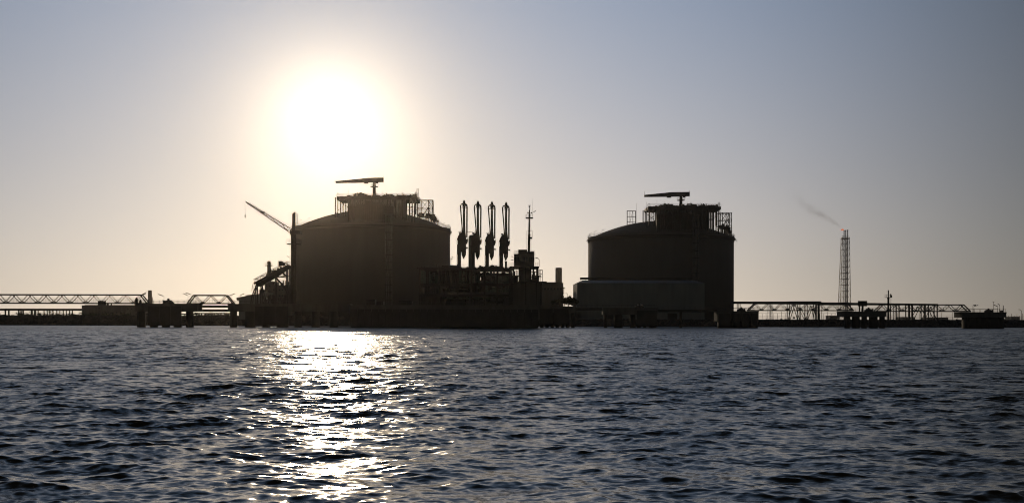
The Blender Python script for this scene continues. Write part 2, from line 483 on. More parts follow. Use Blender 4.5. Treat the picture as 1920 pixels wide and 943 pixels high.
def gangway(label, a, b, yt, yb, pitch, D, width=3.0, end_l=13, end_r=13, w=0.36, cross=True):
    t = thing('gangway', label, 'gangway', (PX((a+b)/2, D), D + width/2, PZ(yb, (a+b)/2, D)), 'steel truss gangways between the dolphins')
    zb, zt = lambda p: PZ(yb, (a+b)/2, D) , lambda p: PZ(yt, (a+b)/2, D)
    A, B = PX(a, D), PX(b, D); el, er = end_l * D / F, end_r * D / F; ph = pitch * D / F
    Z0, Z1 = zb(0), zt(0)
    for y in (D, D + width):
        MB().bar((A, y, Z0), (B, y, Z0), w * 1.15, w*1.3).build('bottom_chord', 'dark_steel', t)
        MB().bar((A + el, y, Z1), (B - er, y, Z1), w * 1.1, w*1.3).build('top_chord', 'dark_steel', t)
        if el: MB().bar((A, y, Z0), (A + el, y, Z1), w * 1.2).build('end_post', 'dark_steel', t)
        if er: MB().bar((B, y, Z0), (B - er, y, Z1), w * 1.2).build('end_post', 'dark_steel', t)
        n = max(1, int(round((B - er - A - el) / ph))); st = (B - er - A - el) / n
        for i in range(n):
            x = A + el + i * st
            MB().bar((x, y, Z1), (x + st/2, y, Z0), w * .62).build('diagonal', 'dark_steel', t)
            MB().bar((x + st/2, y, Z0), (x + st, y, Z1), w * .62).build('diagonal', 'dark_steel', t)
            m = MB(); m.prism([(x+st/2-.55, Z0+.1), (x+st/2+.55, Z0+.1), (x+st/2, Z0+.75)], y-.04, y+.04)
            m.build('gusset_plate', 'dark_steel', t)
    m = MB(); m.box(A, B, D + .2, D + width - .2, Z0 - .02, Z0 + .1)
    n = int((B - A) / 2.2)
    for i in range(n + 1): x = A + (B-A)*i/n; m.bar((x, D, Z0 - .12), (x, D + width, Z0 - .12), .14)
    m.build('walkway_deck', 'galvanised_steel', t)
    for y in (D + .3, D + width - .3):
        rail(MB(), (A + .5, y, Z0 + .1), (B - .5, y, Z0 + .1), 1.35, 1.7, .06).build('railing', 'galvanised_steel', t)
    n = int((B - A - el - er) / ph)
    m = MB()
    for i in range(n + 1):
        x = A + el + (B-A-el-er)*i/max(n, 1); m.bar((x, D, Z1), (x, D + width, Z1), .14)
        if i < n: m.bar((x, D, Z1), (x + (B-A-el-er)/n, D + width, Z1), .1)
    m.build('top_bracing', 'dark_steel', t)
    return t
gangway('long steel truss gangway running in from the left edge of the view', -260, 275.5, 552.3, 568.2, 30.3, DJ + 2)
gangway('short steel truss gangway with four panels between the two left dolphins', 350.5, 436.5, 553.6, 569, 30, DJ + 2, end_l=12, end_r=13)
gangway('steel truss gangway from the right tank foot to the dolphin below the flare', 1404, 1601, 569.3, 582, 25.5, DJ + 4, end_l=13, end_r=13, w=.3)
gangway('steel truss gangway from the dolphin below the flare to the rightmost dolphin', 1643, 1820, 571.3, 583.6, 25.5, DJ + 4, w=.3)
def catwalk(label, a, b, y, D):
    t = thing('catwalk', label, 'catwalk', (PX((a+b)/2, D), D, PZ(y, a, D)), 'flat catwalks between the middle dolphins')
    z = PZ(y, (a+b)/2, D)
    MB().box(PX(a, D), PX(b, D), D, D + 2.4, z - 1.0, z).build('girder', 'dark_steel', t)
    m = MB()
    for yy in (D + .1, D + 2.3): rail(m, (PX(a, D), yy, z), (PX(b, D), yy, z), 1.1, 2.0)
    m.build('railing', 'galvanised_steel', t)
    return t
catwalk('flat catwalk between thin-piled dolphin and shed dolphin', 1079.5, 1130.5, 577, DJ + 3)
cw = catwalk('flat catwalk on one pile leading to the right tank foot', 1233.5, 1344.5, 580, DJ + 3)
MB().tube((PX(1277, DJ+3), DJ + 4.2, -3), (PX(1277, DJ+3), DJ + 4.2, PZ(584, 1277, DJ+3)), .5, n=14).build('pile', 'wet_concrete', cw)

def floodlight(px, ybase, ytop, arms, D, label, r=.07):
    x = PX(px, D); zb, zt = PZ(ybase, px, D), PZ(ytop, px, D)
    t = thing('lamp_post', label, 'lamp post', (x, D, zb), 'slim lamp posts on the jetty and shore')
    MB().tube((x, D, zb), (x, D, zt), r, r * .8).build('pole', 'galvanised_steel', t)
    for dx, dy, L in arms:          # direction in pixels, tube lamp length
        q = P(px + dx, ytop - dy, D); p = Vector((x, D, zt)); d = (q - p)
        s = p + d * .12
        MB().bar(p, s, .08).build('bracket', 'galvanised_steel', t)
        m = MB(); m.bar(s, q, .34, .2); m.build('lamp_housing', 'dark_steel', t)
        MB().bar(s + d*.05 - Vector((0,0,.13)), q - d*.03 - Vector((0,0,.13)), .22, .05).build('lamp_lens', 'lamp_lens', t)
    return t
floodlight(307.5, 569, 555, [(-11, 3.6, 0)], DJ + 8, 'lamp post with one arm reaching left behind the large mooring hook')
floodlight(352.5, 569, 554, [(-9, 4, 0)], DJ + 5, 'front lamp post of the pair at the left end of the short gangway')
floodlight(358, 569, 552, [(-10, 3.5, 0)], DJ + 9, 'rear lamp post of the pair at the left end of the short gangway')
floodlight(433.5, 569, 553, [(6.5, 2.6, 0), (-3.5, -1, 0)], DJ + 5, 'lamp post with a two-sided head at the right end of the short gangway')
floodlight(450, 562, 553.5, [(8, 3, 0)], DJ + 9, 'lamp post leaning its arm to the right above the low white store')
floodlight(266, 556, 552, [(8, 3.6, 0), (7, 1, 0)], DJ + 2.5, 'twin lamps on top of the right end of the long left gangway')
floodlight(1824, 585, 572.5, [(6, 1.2, 0)], DJ + 5, 'left lamp post of the pair on the rightmost dolphin')
floodlight(1826, 585, 573.8, [(8, 1.8, 0)], DJ + 9, 'right lamp post of the pair on the rightmost dolphin')
floodlight(1870.5, 585, 574, [(-7, 2.4, 0)], DJ + 7, 'lamp post with its arm to the left near the end of the rightmost dolphin')
def tpole(px, yb, yt, D, label):
    t = thing('lamp_post', label, 'lamp post', P(px, yb, D), 'slim lamp posts on the jetty and shore')
    MB().tube(P(px, yb, D), P(px, yt, D), .07).build('pole', 'galvanised_steel', t)
    m = MB(); z = P(px, yt, D); m.bar(z - Vector((.42,0,0)), z + Vector((.42,0,0)), .16, .12); m.build('lamp_housing', 'dark_steel', t)
tpole(1862.5, 585, 565.8, DJ + 8, 'tallest lamp post of the rightmost dolphin, with a T-shaped head')
def curved(px, yb, yt, dx, D, label, r=.09):
    t = thing('lamp_post', label, 'lamp post', P(px, yb, D), 'slim lamp posts on the jetty and shore')
    pts = [P(px, yb, D)] + [P(px + dx * (1 - cos(u)), yt + (4 if abs(dx) > 3 else 3) * (1 - sin(u)), D) for u in (0, .5, 1.0, 1.5)]
    MB().path(pts, r).build('pole', 'galvanised_steel', t)
    q = pts[-1]; MB().lathe(q - Vector((0, 0, .25)), [(.15, 0), (.32, .1), (.2, .3)], 8).build('lamp_head', 'lamp_lens', t)
curved(1874.5, 585, 570, -3, DJ + 10, 'curved lamp post at the right end of the rightmost dolphin')
curved(1915.5, 600, 580, -5, 480, 'curved street lamp on the shore at the right edge')
curved(1064, 560, 549.5, -3, 600, 'small street lamp above the dark trees by the office block')
t = thing('fender_post', 'thick short pole at the right end of the rightmost dolphin', 'post', P(1881, 585, DJ+6))
MB().tube(P(1881, 585, DJ+6), P(1881, 572.3, DJ+6), .2, .12).build('pole', 'dark_steel', t)
MB().box(PX(1878,DJ+5), PX(1882,DJ+5), DJ+5, DJ+6.5, PZ(585,1880,DJ+5), PZ(581.5,1880,DJ+5)).build('base', 'concrete', t)

# square board on two posts
t = thing('sign_board', 'dark square board on two posts on the dolphin below the flare', 'sign', P(1617, 583.7, DJ+6))
MB().box(PX(1609, DJ+6), PX(1625.8, DJ+6), DJ+6, DJ+6.5, PZ(574, 1617, DJ+6), PZ(564, 1617, DJ+6)).build('board', 'dark_steel', t)
MB().box(PX(1610.6, DJ+6), PX(1613, DJ+6), DJ+6.1, DJ+6.4, PZ(583.7, 1617, DJ+6), PZ(574, 1617, DJ+6)).build('post', 'red_paint', t)
MB().box(PX(1616, DJ+6), PX(1619.4, DJ+6), DJ+6.05, DJ+6.45, PZ(583.7, 1617, DJ+6), PZ(574, 1617, DJ+6)).build('post', 'dark_steel', t)

# gangway control cabinets / capstans at the end of the long gangway
for (px, w_, h_, lab) in ((256, 5.6, 11.5, 'rounded dark mooring winch housing inside the end of the long left gangway'), (263.2, 4.4, 7.5, 'smaller cabinet beside the rounded winch housing at the gangway end')):
    t = thing('winch_housing', lab, 'winch', P(px, 569, DJ+7))
    r = w_ / 2 * (DJ+7) / F; h = h_ * (DJ+7) / F
    MB().lathe(P(px, 569, DJ+7), [(r, 0), (r, h*.62), (r*.85, h*.82), (r*.35, h)], 14).build('housing', 'dark_steel', t, smooth=True)
    MB().bar(P(px, 569, DJ+6) + Vector((r*.5, 0, h*.4)), P(px, 569, DJ+6) + Vector((r*1.5, 0, h*.4)), .15).build('lever', 'galvanised_steel', t)

# ---------------------------------------------------------------- storage tanks
def clutter(mb, x0, x1, y0, y1, z0, h, n, seed, tall=0):
    r = random.Random(seed)
    for i in range(n):
        x = r.uniform(x0, x1); y = r.uniform(y0, y1); hh = h * r.uniform(.35, 1.0); k = r.random()
        if k < .4: mb.tube((x, y, z0), (x, y, z0 + hh), r.uniform(.12, .4), n=7)
        elif k < .65:
            s = r.uniform(.3, .8); mb.box(x - s, x + s, y - s, y + s, z0, z0 + hh * .8)
        elif k < .85:
            L = r.uniform(1, 3); z = z0 + hh * .7; mb.tube((x - L/2, y, z), (x + L/2, y, z), r.uniform(.12, .3), n=7); mb.bar((x, y, z0), (x, y, z), .2)
        else:
            mb.tube((x, y, z0), (x, y, z0 + hh), .18, n=6); mb.tube((x, y, z0+hh), (x, y, z0 + hh + .08), .5, n=8)
    return mb

def tank(D, cx, R, y_rim, dome_h, label):
    X = PX(cx, D); zr = PZ(y_rim, cx, D); zg = 3.0
    t = thing('storage_tank', label, 'storage tank', (X, D, zg), 'round gas storage tanks')
    MB().lathe((X, D, zg - 1), [(R, 0), (R, zr - zg - 1.6)], 128).build('wall', 'tank_concrete', t, smooth=True)
    MB().lathe((X, D, zr - 2.6), [(R + .35, 0), (R + .35, 2.6), (R - 1.2, 2.6)], 128).build('ring_beam', 'tank_concrete', t, smooth=True)
    prof = [((R - 1.0) * sqrt(1 - u), dome_h * u * (1.0)) for u in [i / 18 for i in range(18)] + [.999]]
    prof = [((R - 1.0) * u, dome_h * (1 - u * u)) for u in [1 - i / 18 for i in range(18)] + [.01]]
    MB().lathe((X, D, zr - .3), prof, 96).build('dome_roof', 'tank_concrete', t, smooth=True)
    m = MB(); n = 120; rr = R + .25
    pts = [(X + rr * cos(2*pi*i/n), D + rr * sin(2*pi*i/n), zr) for i in range(n + 1)]
    for a, b in zip(pts, pts[1:]):
        a, b = Vector(a), Vector(b); m.bar(a, a + Vector((0, 0, 1.3)), .12)
        for l in (.65, 1.3): m.bar(a + Vector((0, 0, l)), b + Vector((0, 0, l)), .09)
    m.build('rim_railing', 'galvanised_steel', t)
    m = MB()
    for i in range(n):
        a, b = Vector(pts[i]), Vector(pts[i+1]); o = Vector((a.x - X, a.y - D, 0)).normalized() * .55
        m.tube(a + o + Vector((0, 0, -1.4)), b + o + Vector((0, 0, -1.4)), .22, n=6)
    m.build('spray_ring_pipe', 'dark_steel', t)
    # tall wash lamps that lean out over the rim
    for a in (0.90, .96, 1.02) if cx < 900 else (.86, .91, .97): pass
    return t, X, zr

def roof_platform(parent, D, x_of, z_of, tank_xyz, R, dome_h, seed, cut):
    """raised steel platform over the dome; x_of/z_of turn the drawing's units into metres"""
    X0, D0, zr = tank_xyz
    def dome(x, y):
        q = ((x - X0)**2 + (y - D0)**2) / (R - 1)**2
        return zr + dome_h * max(0, 1 - q) - .3
    zt, zu = z_of(372), z_of(378.5)
    a, b = x_of(632), x_of(785)
    y0, y1 = D - 9, D + 9
    m = MB(); m.box(a + 1.2, b, y0, y1, zt - .5, zt); 
    m.build('deck', 'dark_steel', parent)
    m = MB()
    for i in range(12):
        x = a + 1.2 + (b - a - 1.4) * i / 11; m.bar((x, y0, zt - 1.1), (x, y1, zt - 1.1), .4, 1.2)
    for y in (y0 + .2, D, y1 - .2): m.bar((a + 1.2, y, zt - 1.1), (b, y, zt - 1.1), .35, 1.3)
    m.build('deck_beams', 'dark_steel', parent)
    # columns
    for u in (633.5, 638, 648, 652, 661, 668, 680, 700, 715, 730, 745, 757, 765, 770, 775, 779.5):
        for y in (y0 + .4, y1 - .4):
            x = x_of(u); m = MB(); m.bar((x, y, dome(x, y) - .5), (x, y, zt - .4), .55 if u < 640 or u > 760 else .45); m.build('column', 'dark_steel', parent)
    m = MB()
    for y in (y0 + .4, y1 - .4):
        for p, q in (((638, 398), (649, 390)), ((639, 379), (650, 388)), ((652, 388), (661, 398)), ((765, 391), (779, 391)), ((765, 400), (775, 391))):
            m.bar((x_of(p[0]), y, z_of(p[1])), (x_of(q[0]), y, z_of(q[1])), .28)
    m.build('brace', 'dark_steel', parent)
    # vessels and pipe stacks under the deck
    r = random.Random(seed)
    for i, (u0, u1) in enumerate(((655, 671), (668, 690), (688, 708), (706, 726), (724, 744), (742, 763))):
        m = MB(); xa, xb = x_of(u0), x_of(u1); zb = dome((xa+xb)/2, D + 2) - 1.5
        m.box(xa + .3, xb - .3, D - 4, D + 4, zb, zt - (1.4 + (.9 if i in (1, 4) else 0)))
        for k in range(7):
            x = r.uniform(xa, xb); y = r.uniform(y0 + 1, D - 4.3); m.tube((x, y, dome(x, y) - .5), (x, y, zt - .6), r.uniform(.2, .5), n=8)
        m.build('process_vessel', 'galvanised_steel', parent)
    # pipe gallery along the near side of the dome
    yg = D0 - 38.5
    for i in range(5):
        xa = X0 - 7 + 4.3 * i; ht = z_of(384 + 3 * abs(i - 2)) - zr
        m = MB(); m.box(xa, xa + 4.0, yg, yg + 3.5, zr - .5, zr + ht * r.uniform(.9, 1.02))
        for k in range(4): m.tube((xa + k, yg - .3, zr - 1), (xa + k, yg - .3, zr + ht), .3, n=8)
        m.build('pipe_gallery', 'dark_steel', parent)
    # valves and stubs on top
    for i, (u, hw, h) in enumerate(((660, 9, 3.0), (673, 8, 8.0), (683, 6, 7.0), (692, 6, 3.5), (706, 5, 6.5), (716, 6, 3.0), (729, 8, 7.0), (740, 6, 3.0), (754, 8, 6.5), (766, 6, 5.0), (776, 5, 5.5), (645, 7, 1.6))):
        m = MB(); clutter(m, x_of(u - hw), x_of(u + hw), D - 7, D + 7, zt, (z_of(0) - z_of(h * 1.3)), 26, seed * 31 + i)
        m.build('valve_cluster', 'dark_steel', parent)
    m = MB()
    for y in (y0 + .1, y1 - .1): rail(m, (a + 1.5, y, zt), (b, y, zt), 1.3, 2.6, .1)
    m.bar((x_of(684), D + 8, z_of(364)), (x_of(762), D + 8, z_of(366)), .16)
    for u in (690, 700, 710, 722, 736, 748, 760): m.bar((x_of(u), D + 8, zt), (x_of(u), D + 8, z_of(364.6)), .1)
    m.build('railing', 'galvanised_steel', parent)
    m = MB()
    for u, h in ((656, 358), (708, 360), (719, 362), (745, 362.5), (635, 362), (672, 361)): m.bar((x_of(u), D - 5, zt), (x_of(u), D - 5, z_of(h)), .12)
    m.build('antenna', 'galvanised_steel', parent)
    # curved access stair hoops at the left end
    m = MB()
    pts = [Vector((x_of(634 + 8*k/5), y0 + 1, z_of(372 - 6 * sin(pi * k / 5)))) for k in range(6)]
    m.path(pts, .1, 6); m.build('hoop', 'galvanised_steel', parent)
    return zt

def roof_jib_crane(label, D, x_of, z_of, col_x, col_base, jib, disc_y, deck_z):
    x = x_of(col_x)
    t = thing('roof_crane', label, 'crane', (x, D, deck_z), 'hammerhead jib cranes on the tank roofs')
    MB().tube((x, D, deck_z), (x, D, z_of(jib['under']) ), .92, .82, n=14).build('column', 'dark_steel', t, smooth=True)
    m = MB(); m.tube((x, D, z_of(disc_y + .7)), (x, D, z_of(disc_y - .4)), 2.15, n=16); m.build('service_platform', 'dark_steel', t)
    m = MB()
    for k in range(10):
        a = 2*pi*k/10; b = 2*pi*(k+1)/10; p = Vector((x + 2.05*cos(a), D + 2.05*sin(a), z_of(disc_y - .4))); q = Vector((x + 2.05*cos(b), D + 2.05*sin(b), z_of(disc_y - .4)))
        m.bar(p, p + Vector((0, 0, 1.2)), .07); m.bar(p + Vector((0, 0, 1.2)), q + Vector((0, 0, 1.2)), .06)
    m.build('platform_railing', 'galvanised_steel', t)
    poly = [(x_of(a), z_of(b)) for a, b in jib['poly']]
    MB().prism(poly, D - .75, D + .75).build('jib', 'galvanised_steel', t)
    m = MB(); m.prism([(x_of(a), z_of(b)) for a, b in jib['trolley']], D - .6, D + .6); m.build('trolley', 'dark_steel', t)
    m = MB(); m.box(x_of(col_x + 3), x_of(col_x + 8), D - 1.4, D - .8, z_of(jib['under'] + 2.0), z_of(jib['under'] - 1.5)); m.build('motor_box', 'dark_steel', t)
    m = MB()
    for (a, b, c) in jib['lamps']: m.bar((x_of(a), D, z_of(b)), (x_of(a), D, z_of(c)), .14)
    m.build('warning_light', 'galvanised_steel', t)
    return t

def access_tower(label, D, x_of, z_of, bottom, seed):
    t = thing('access_tower', label, 'stair tower', (x_of(798), D, z_of(bottom)), 'open steel stair towers beside the roof platforms')
    yf, yb = D - 3, D + 3
    for y in (yf, yb):
        for u in (790, 803.5, 811.5): MB().bar((x_of(u), y, z_of(bottom)), (x_of(u), y, z_of(376)), .38).build('post', 'dark_steel', t)
        for v in (376.2, 391.5, 406.5):
            if v < bottom - 3: MB().bar((x_of(783), y, z_of(v)), (x_of(812), y, z_of(v)), .36).build('beam', 'dark_steel', t)
        for p, q in (((790, 377), (803, 391)), ((803, 391), (791, 405)), ((804, 377), (811, 391)), ((804, 391), (811, 377)), ((803, 391.5), (811, 405)), ((811, 391.5), (804, 405))):
            MB().bar((x_of(p[0]), y, z_of(p[1])), (x_of(q[0]), y, z_of(q[1])), .2).build('brace', 'dark_steel', t)
    m = MB()
    for z0, z1 in ((405, 391.5), (391.5, 376.2)):
        m.bar((x_of(791), D, z_of(z0)), (x_of(802), D, z_of(z1)), .9, .25)
    m.build('stair_flight', 'galvanised_steel', t)
    # tall caged ladder
    m = MB()
    for dy in (0, .8):
        ladder(m, (x_of(783.2), D - 2 + dy, z_of(404)), (x_of(783.2), D - 2 + dy, z_of(354)), .95, .62, .12)
    m.build('caged_ladder', 'galvanised_steel', t)
    for u, v, w in ((779.3, 360, .5), (777.2, 365, .75), (787, 372, .3)):
        MB().bar((x_of(u), D, z_of(402)), (x_of(u), D, z_of(v)), w).build('vent_pipe', 'dark_steel', t)
    return t

def rim_gear(parent, D, x_of, z_of, seed, x0=782, x1=822):
    """stepped valve platforms between tower and tank rim"""
    r = random.Random(seed)
    for i, (u0, u1, v) in enumerate(((784, 800, 404), (798, 809, 405), (806, 817, 407), (812, 822, 412))):
        m = MB(); z = z_of(v + 2); m.box(x_of(u0), x_of(u1), D - 4, D + 4, z - .35, z)
        for k in range(4): x = x_of(u0 + (u1-u0)*(k + .5)/4); m.bar((x, D - 3.8, z - 5), (x, D - 3.8, z), .3); m.bar((x, D + 3.5, z - 4), (x, D + 3.5, z), .3)
        clutter(m, x_of(u0), x_of(u1), D - 3, D + 3, z, 2.6, 16, seed + i)
        rail(m, (x_of(u0), D - 4, z), (x_of(u1), D - 4, z), 1.2, 1.4, .1)
        m.build('valve_platform', 'dark_steel', parent)
    m = MB()
    pts = [(x_of(822), D - 1, z_of(418)), (x_of(828), D, z_of(423)), (x_of(835), D + 1, z_of(425.5)), (x_of(843), D + 2, z_of(430))]
    for a, b in zip(pts, pts[1:]): rail(m, a, b, 1.2, 1.5, .12)
    m.build('stair_railing', 'dark_steel', parent)

# left tank
TD, TR = 590.0, 42.0
LTX = 697
t_left, X, zr = tank(TD, LTX, TR, 430, 10.3, 'left round storage tank with the sun glare above it')
LP, RP = 570.0, 620.0       # the platforms stand over the near half of the domes
xo = lambda u, D=TD: PX(u, D)
zo = lambda v, D=TD: PZ(v, 720, D)
zt = roof_platform(t_left, LP, lambda u: PX(u, LP), lambda v: PZ(v, 720, LP), (X, TD, zr), TR, 10.3, 3, None)
rim_gear(t_left, TD, xo, zo, 11)
roof_jib_crane('pale jib crane on the left tank roof, its arm in the sun glare', LP - 2, lambda u: PX(u, LP-2), lambda v: PZ(v, 720, LP-2), 701.3, 372,
    dict(under=342.8, poly=[(629, 340), (629, 343.8), (668, 343), (701, 342.2), (719, 341.8), (719, 333.4), (702, 333.6), (688, 334.2), (672, 336), (650, 338.3)],
         trolley=[(681, 342.8), (690.5, 342.6), (689.5, 344.8), (683, 344.8)], lamps=[(629.7, 340, 335), (718.6, 334, 330), (686, 344, 348)]), 350.5, zt)
access_tower('open stair tower with caged ladder right of the left tank platform', TD, xo, zo, 408, 5)
# riser tower in front of the left tank wall
def riser(parent, D, pxs, ytop, head, z0=4.0):
    for px, r in pxs:
        MB().tube((PX(px, D), D, z0), (PX(px, D), D, PZ(ytop, px, D)), r, n=12).build('riser_pipe', 'pipe_lagging', parent, smooth=True)
    m = MB()
    y = ytop + 4; a, b = pxs[0][0], pxs[-1][0]
    while y < 590:
        m.box(PX(a - 1.2, D), PX(b + 1.2, D), D - .6, D + 4, PZ(y, a, D) - .12, PZ(y, a, D) + .12); y += 14
    m.build('pipe_bracket', 'dark_steel', parent)
    m = MB(); m.box(PX(head[0], D), PX(head[1], D), D - 2, D + 6, PZ(head[3], a, D), PZ(head[2], a, D))
    rail(m, (PX(head[0], D), D - 2, PZ(head[2], a, D)), (PX(head[1], D), D - 2, PZ(head[2], a, D)), 1.2, 1.4, .1)
    m.bar((PX(a, D), D, PZ(head[2]+2, a, D)), (PX(a, D), D + 34, PZ(head[2]-3, a, D)), .5)
    m.build('head_platform', 'dark_steel', parent)
riser(t_left, 545, [(723, .42), (727.5, .3), (732, .5), (735, .25)], 390, (719, 739, 388, 401))
# right tank
RD = 640.0
t_right, X2, zr2 = tank(RD, 1238, 42.0, 446.4, 10.0, 'right round storage tank behind the long low shed')
# its platform reads 0.93 times as large and sits further right on the dome
def xr(u, D=RP): return PX(1207.5 + (u - 632) * 0.905, D)
def zr_(v, D=RP): return PZ(396 + (v - 378) * 0.95, 1280, D)
zt2 = roof_platform(t_right, RP, xr, zr_, (X2, RD, zr2), 42.0, 10.0, 8, None)
def rimz(v): return PZ(396 + (v - 378) * 1.12, 1280, RD)
rim_gear(t_right, RD, lambda u: PX(1345 + (u - 782) * .62, RD), rimz, 23)
roof_jib_crane('dark jib crane on the right tank roof', RP - 2, lambda u: PX(u, RP-2), lambda v: PZ(v, 1280, RP-2), 1276.3, 390,
    dict(under=368.6, poly=[(1207.3, 366), (1207.3, 369.6), (1252, 369.2), (1275, 368.8), (1292.6, 368), (1292.6, 360.2), (1277, 360.5), (1259, 360.7), (1240, 362.7), (1222, 364.5)],
         trolley=[(1249.5, 369), (1258, 368.9), (1257, 371), (1251, 371)], lamps=[(1207.8, 366, 359.5), (1292.4, 361, 357.5), (1279.5, 370, 376), (1283, 368, 376)]), 375.6, zt2)
access_tower('open stair tower with caged ladder right of the right tank platform', RD, lambda u: PX(1345 + (u - 781) * .80, RD), lambda v: PZ(400 + (v - 376.2) * 0.92, 1350, RD), 425, 6)
riser(t_right, 594, [(1299.5, .35), (1304, .5), (1309.5, .35)], 396, (1296, 1313, 394, 402))
# open frame standing on the right tank's dome
t = thing('frame_tower', 'small open frame standing on the left shoulder of the right dome', 'steel frame', P(1183, 420, 636))
for y in (633, 639):
    for px in (1175.6, 1180.8, 1186.3, 1191.5): MB().bar(P(px, 424, y), P(px, 395.3, y), .42 if px in (1175.6, 1191.5) else .26).build('post', 'dark_steel', t)
    for v in (395.6, 406.3, 416.7): MB().bar(P(1175.2, v, y), P(1192, v + .2, y), .32).build('beam', 'dark_steel', t)
    MB().bar(P(1181, 416, y), P(1186, 396, y), .14).build('brace', 'dark_steel', t)
MB().bar(P(1193.5, 420, 636), P(1193.2, 381, 636), .1).build('mast', 'galvanised_steel', t)

# leaning wash lamps on both rims
def rimlamp(px, y, D, dx, lab):
    t = thing('rim_lamp', lab, 'lamp', P(px, y, D), 'lamps leaning over the tank rims')
    MB().bar(P(px, y, D), P(px - dx*.2, y - 5, D), .09).build('pole', 'galvanised_steel', t)
    MB().bar(P(px - dx*.2, y - 5, D), P(px + dx, y - 7, D), .3, .2).build('lamp_housing', 'dark_steel', t)
for k, (px, y) in enumerate(((561, 419), (577, 415), (632 - 3, 405))): rimlamp(px, y, 580, 5, ('first', 'second', 'third')[k] + ' small lamp from the crane mast on the left shoulder of the left tank')
for k, (px, y) in enumerate(((1105, 444), (1114, 440), (1129, 437))): rimlamp(px, y, 632, 4, ('lowest', 'middle', 'highest')[k] + ' of three small lamps on the left shoulder of the right tank')
for k, (px, y) in enumerate(((829, 425), (838, 428))): rimlamp(px, y, 592, 5, ('upper', 'lower')[k] + ' small lamp on the right shoulder of the left tank')

# ---------------------------------------------------------------- long shed in front of the right tank
def shed(name, label, cat, a, b, ya, ybase, D, depth, wallm='cladding', roofm='roof_sheet', hip=13, yr=524, panel=6.0, vent=True):
    x0, x1 = PX(a, D), PX(b, D); zb, ze, zr = 3.0, PZ(ya, (a+b)/2, D), PZ(yr, (a+b)/2, D)
    t = thing(name, label, cat, ((x0+x1)/2, D + depth/2, zb))
    MB().box(x0, x1, D, D + depth, zb, ze).build('wall', wallm, t)
    h = hip * D / F; m = MB()
    yc0, yc1 = D + depth*.35, D + depth*.65
    vs = [(x0-.2, D-.3, ze+.003), (x1+.2, D-.3, ze+.003), (x1+.2, D+depth+.3, ze+.003), (x0-.2, D+depth+.3, ze+.003), (x0+h, yc0, zr), (x1-h, yc0, zr), (x1-h, yc1, zr), (x0+h, yc1, zr)]
    m.add(vs, [(0,1,5,4), (1,2,6,5), (2,3,7,6), (3,0,4,7), (4,5,6,7), (0,3,2,1)]); rf = m.build('roof', roofm, t)
    if vent:
        m = MB(); m.box(x0 + h*.7, x1 - h*1.1, yc0 + 1, yc0 + 4, zr + .5, zr + 1.45)
        m.build('ridge_vent', 'dark_steel', rf)
        m = MB(); k = x0 + h*.8
        while k < x1 - h*1.2: m.bar((k, yc0 + 2, zr - .1), (k, yc0 + 2, zr + .6), .25); k += 2.4
        m.build('vent_post', 'dark_steel', rf)
    n = int((x1 - x0) / panel)
    me = None
    for i in range(n):
        xa = x0 + (x1 - x0) * i / n; xb = x0 + (x1 - x0) * (i + 1) / n
        MB().box(xa + .08, xb - .08, D - .09, D - .002, zb + 3.4, ze - .25).build('cladding_panel', wallm, t)
    for i in range(2, n, 5):
        xa = x0 + (x1-x0) * i / n
        MB().box(xa + .6, xa + panel - .8, D - .12, D - .004, zb, zb + 3.2).build('door', 'dark_steel', t)
    return t
shed('long_shed', 'long low pale green shed in front of the right tank', 'shed', 1082, 1321, 530.5, 585, 520, 34)

# ---------------------------------------------------------------- jetty crane
D = 396
t = thing('jetty_crane', 'tall jetty crane with a lattice jib raised to the left of the left tank', 'crane', P(547, 569.5, D+3))
z = lambda v: PZ(v, 547, D)
x = lambda u: PX(u, D)
MB().lathe((x(547), D+3, z(569.5)), [(1.02, 0), (1.0, z(440) - z(569.5)), (.72, z(434) - z(569.5))], 20).build('pedestal', 'dark_steel', t, smooth=True)
m = MB(); m.prism([(x(544.8), z(436)), (x(550.4), z(436)), (x(550.4), z(396)), (x(548.8), z(396)), (x(544.8), z(400))], D+2.4, D+3.6); m.build('mast', 'dark_steel', t)
m = MB(); m.box(x(541.5), x(561), D+1.6, D+4.4, z(438), z(431.5)); m.box(x(540.5), x(546), D+2, D+4, z(439.5), z(434)); m.build('machine_house', 'dark_steel', t)
m = MB(); ladder(m, (x(552.5), D+3, z(431)), (x(552.5), D+3, z(399)), .7, .5, .08); m.bar((x(555.4), D+3, z(421)), (x(555.4), D+3, z(399.3)), .09)
for k in range(6): m.bar((x(550), D+3, z(399.3 + k*4.3)), (x(555.4), D+3, z(399.3 + k*4.3)), .07)
m.build('caged_ladder', 'galvanised_steel', t)
m = MB(); m.box(x(536), x(560), D+1, D+5, z(457.6), z(456)); m.build('service_platform', 'dark_steel', t)
m = MB(); rail(m, (x(536), D+1, z(456)), (x(560), D+1, z(456)), 1.5, .9, .06); rail(m, (x(536), D+5, z(456)), (x(560), D+5, z(456)), 1.5, .9, .06); m.build('platform_railing', 'galvanised_steel', t)
for y in (D + 2.2, D + 3.8):
    yt_ = D + 3 + (y - D - 3) * .2
    MB().bar((x(545.5), y, z(429.6)), (x(456.8), yt_, z(376.6)), .3).build('jib_chord', 'dark_steel', t)
    MB().bar((x(541.5), y, z(435.8)), (x(457.6), yt_, z(378.6)), .28).build('jib_chord', 'dark_steel', t)
def jp(s, top, side):
    y = D + 3 + side * (.8 - .64 * s)
    a = ((545.5, 429.6), (456.8, 376.6)) if top else ((541.5, 435.8), (457.6, 378.6))
    return Vector((x(a[0][0] + (a[1][0]-a[0][0])*s), y, z(a[0][1] + (a[1][1]-a[0][1])*s)))
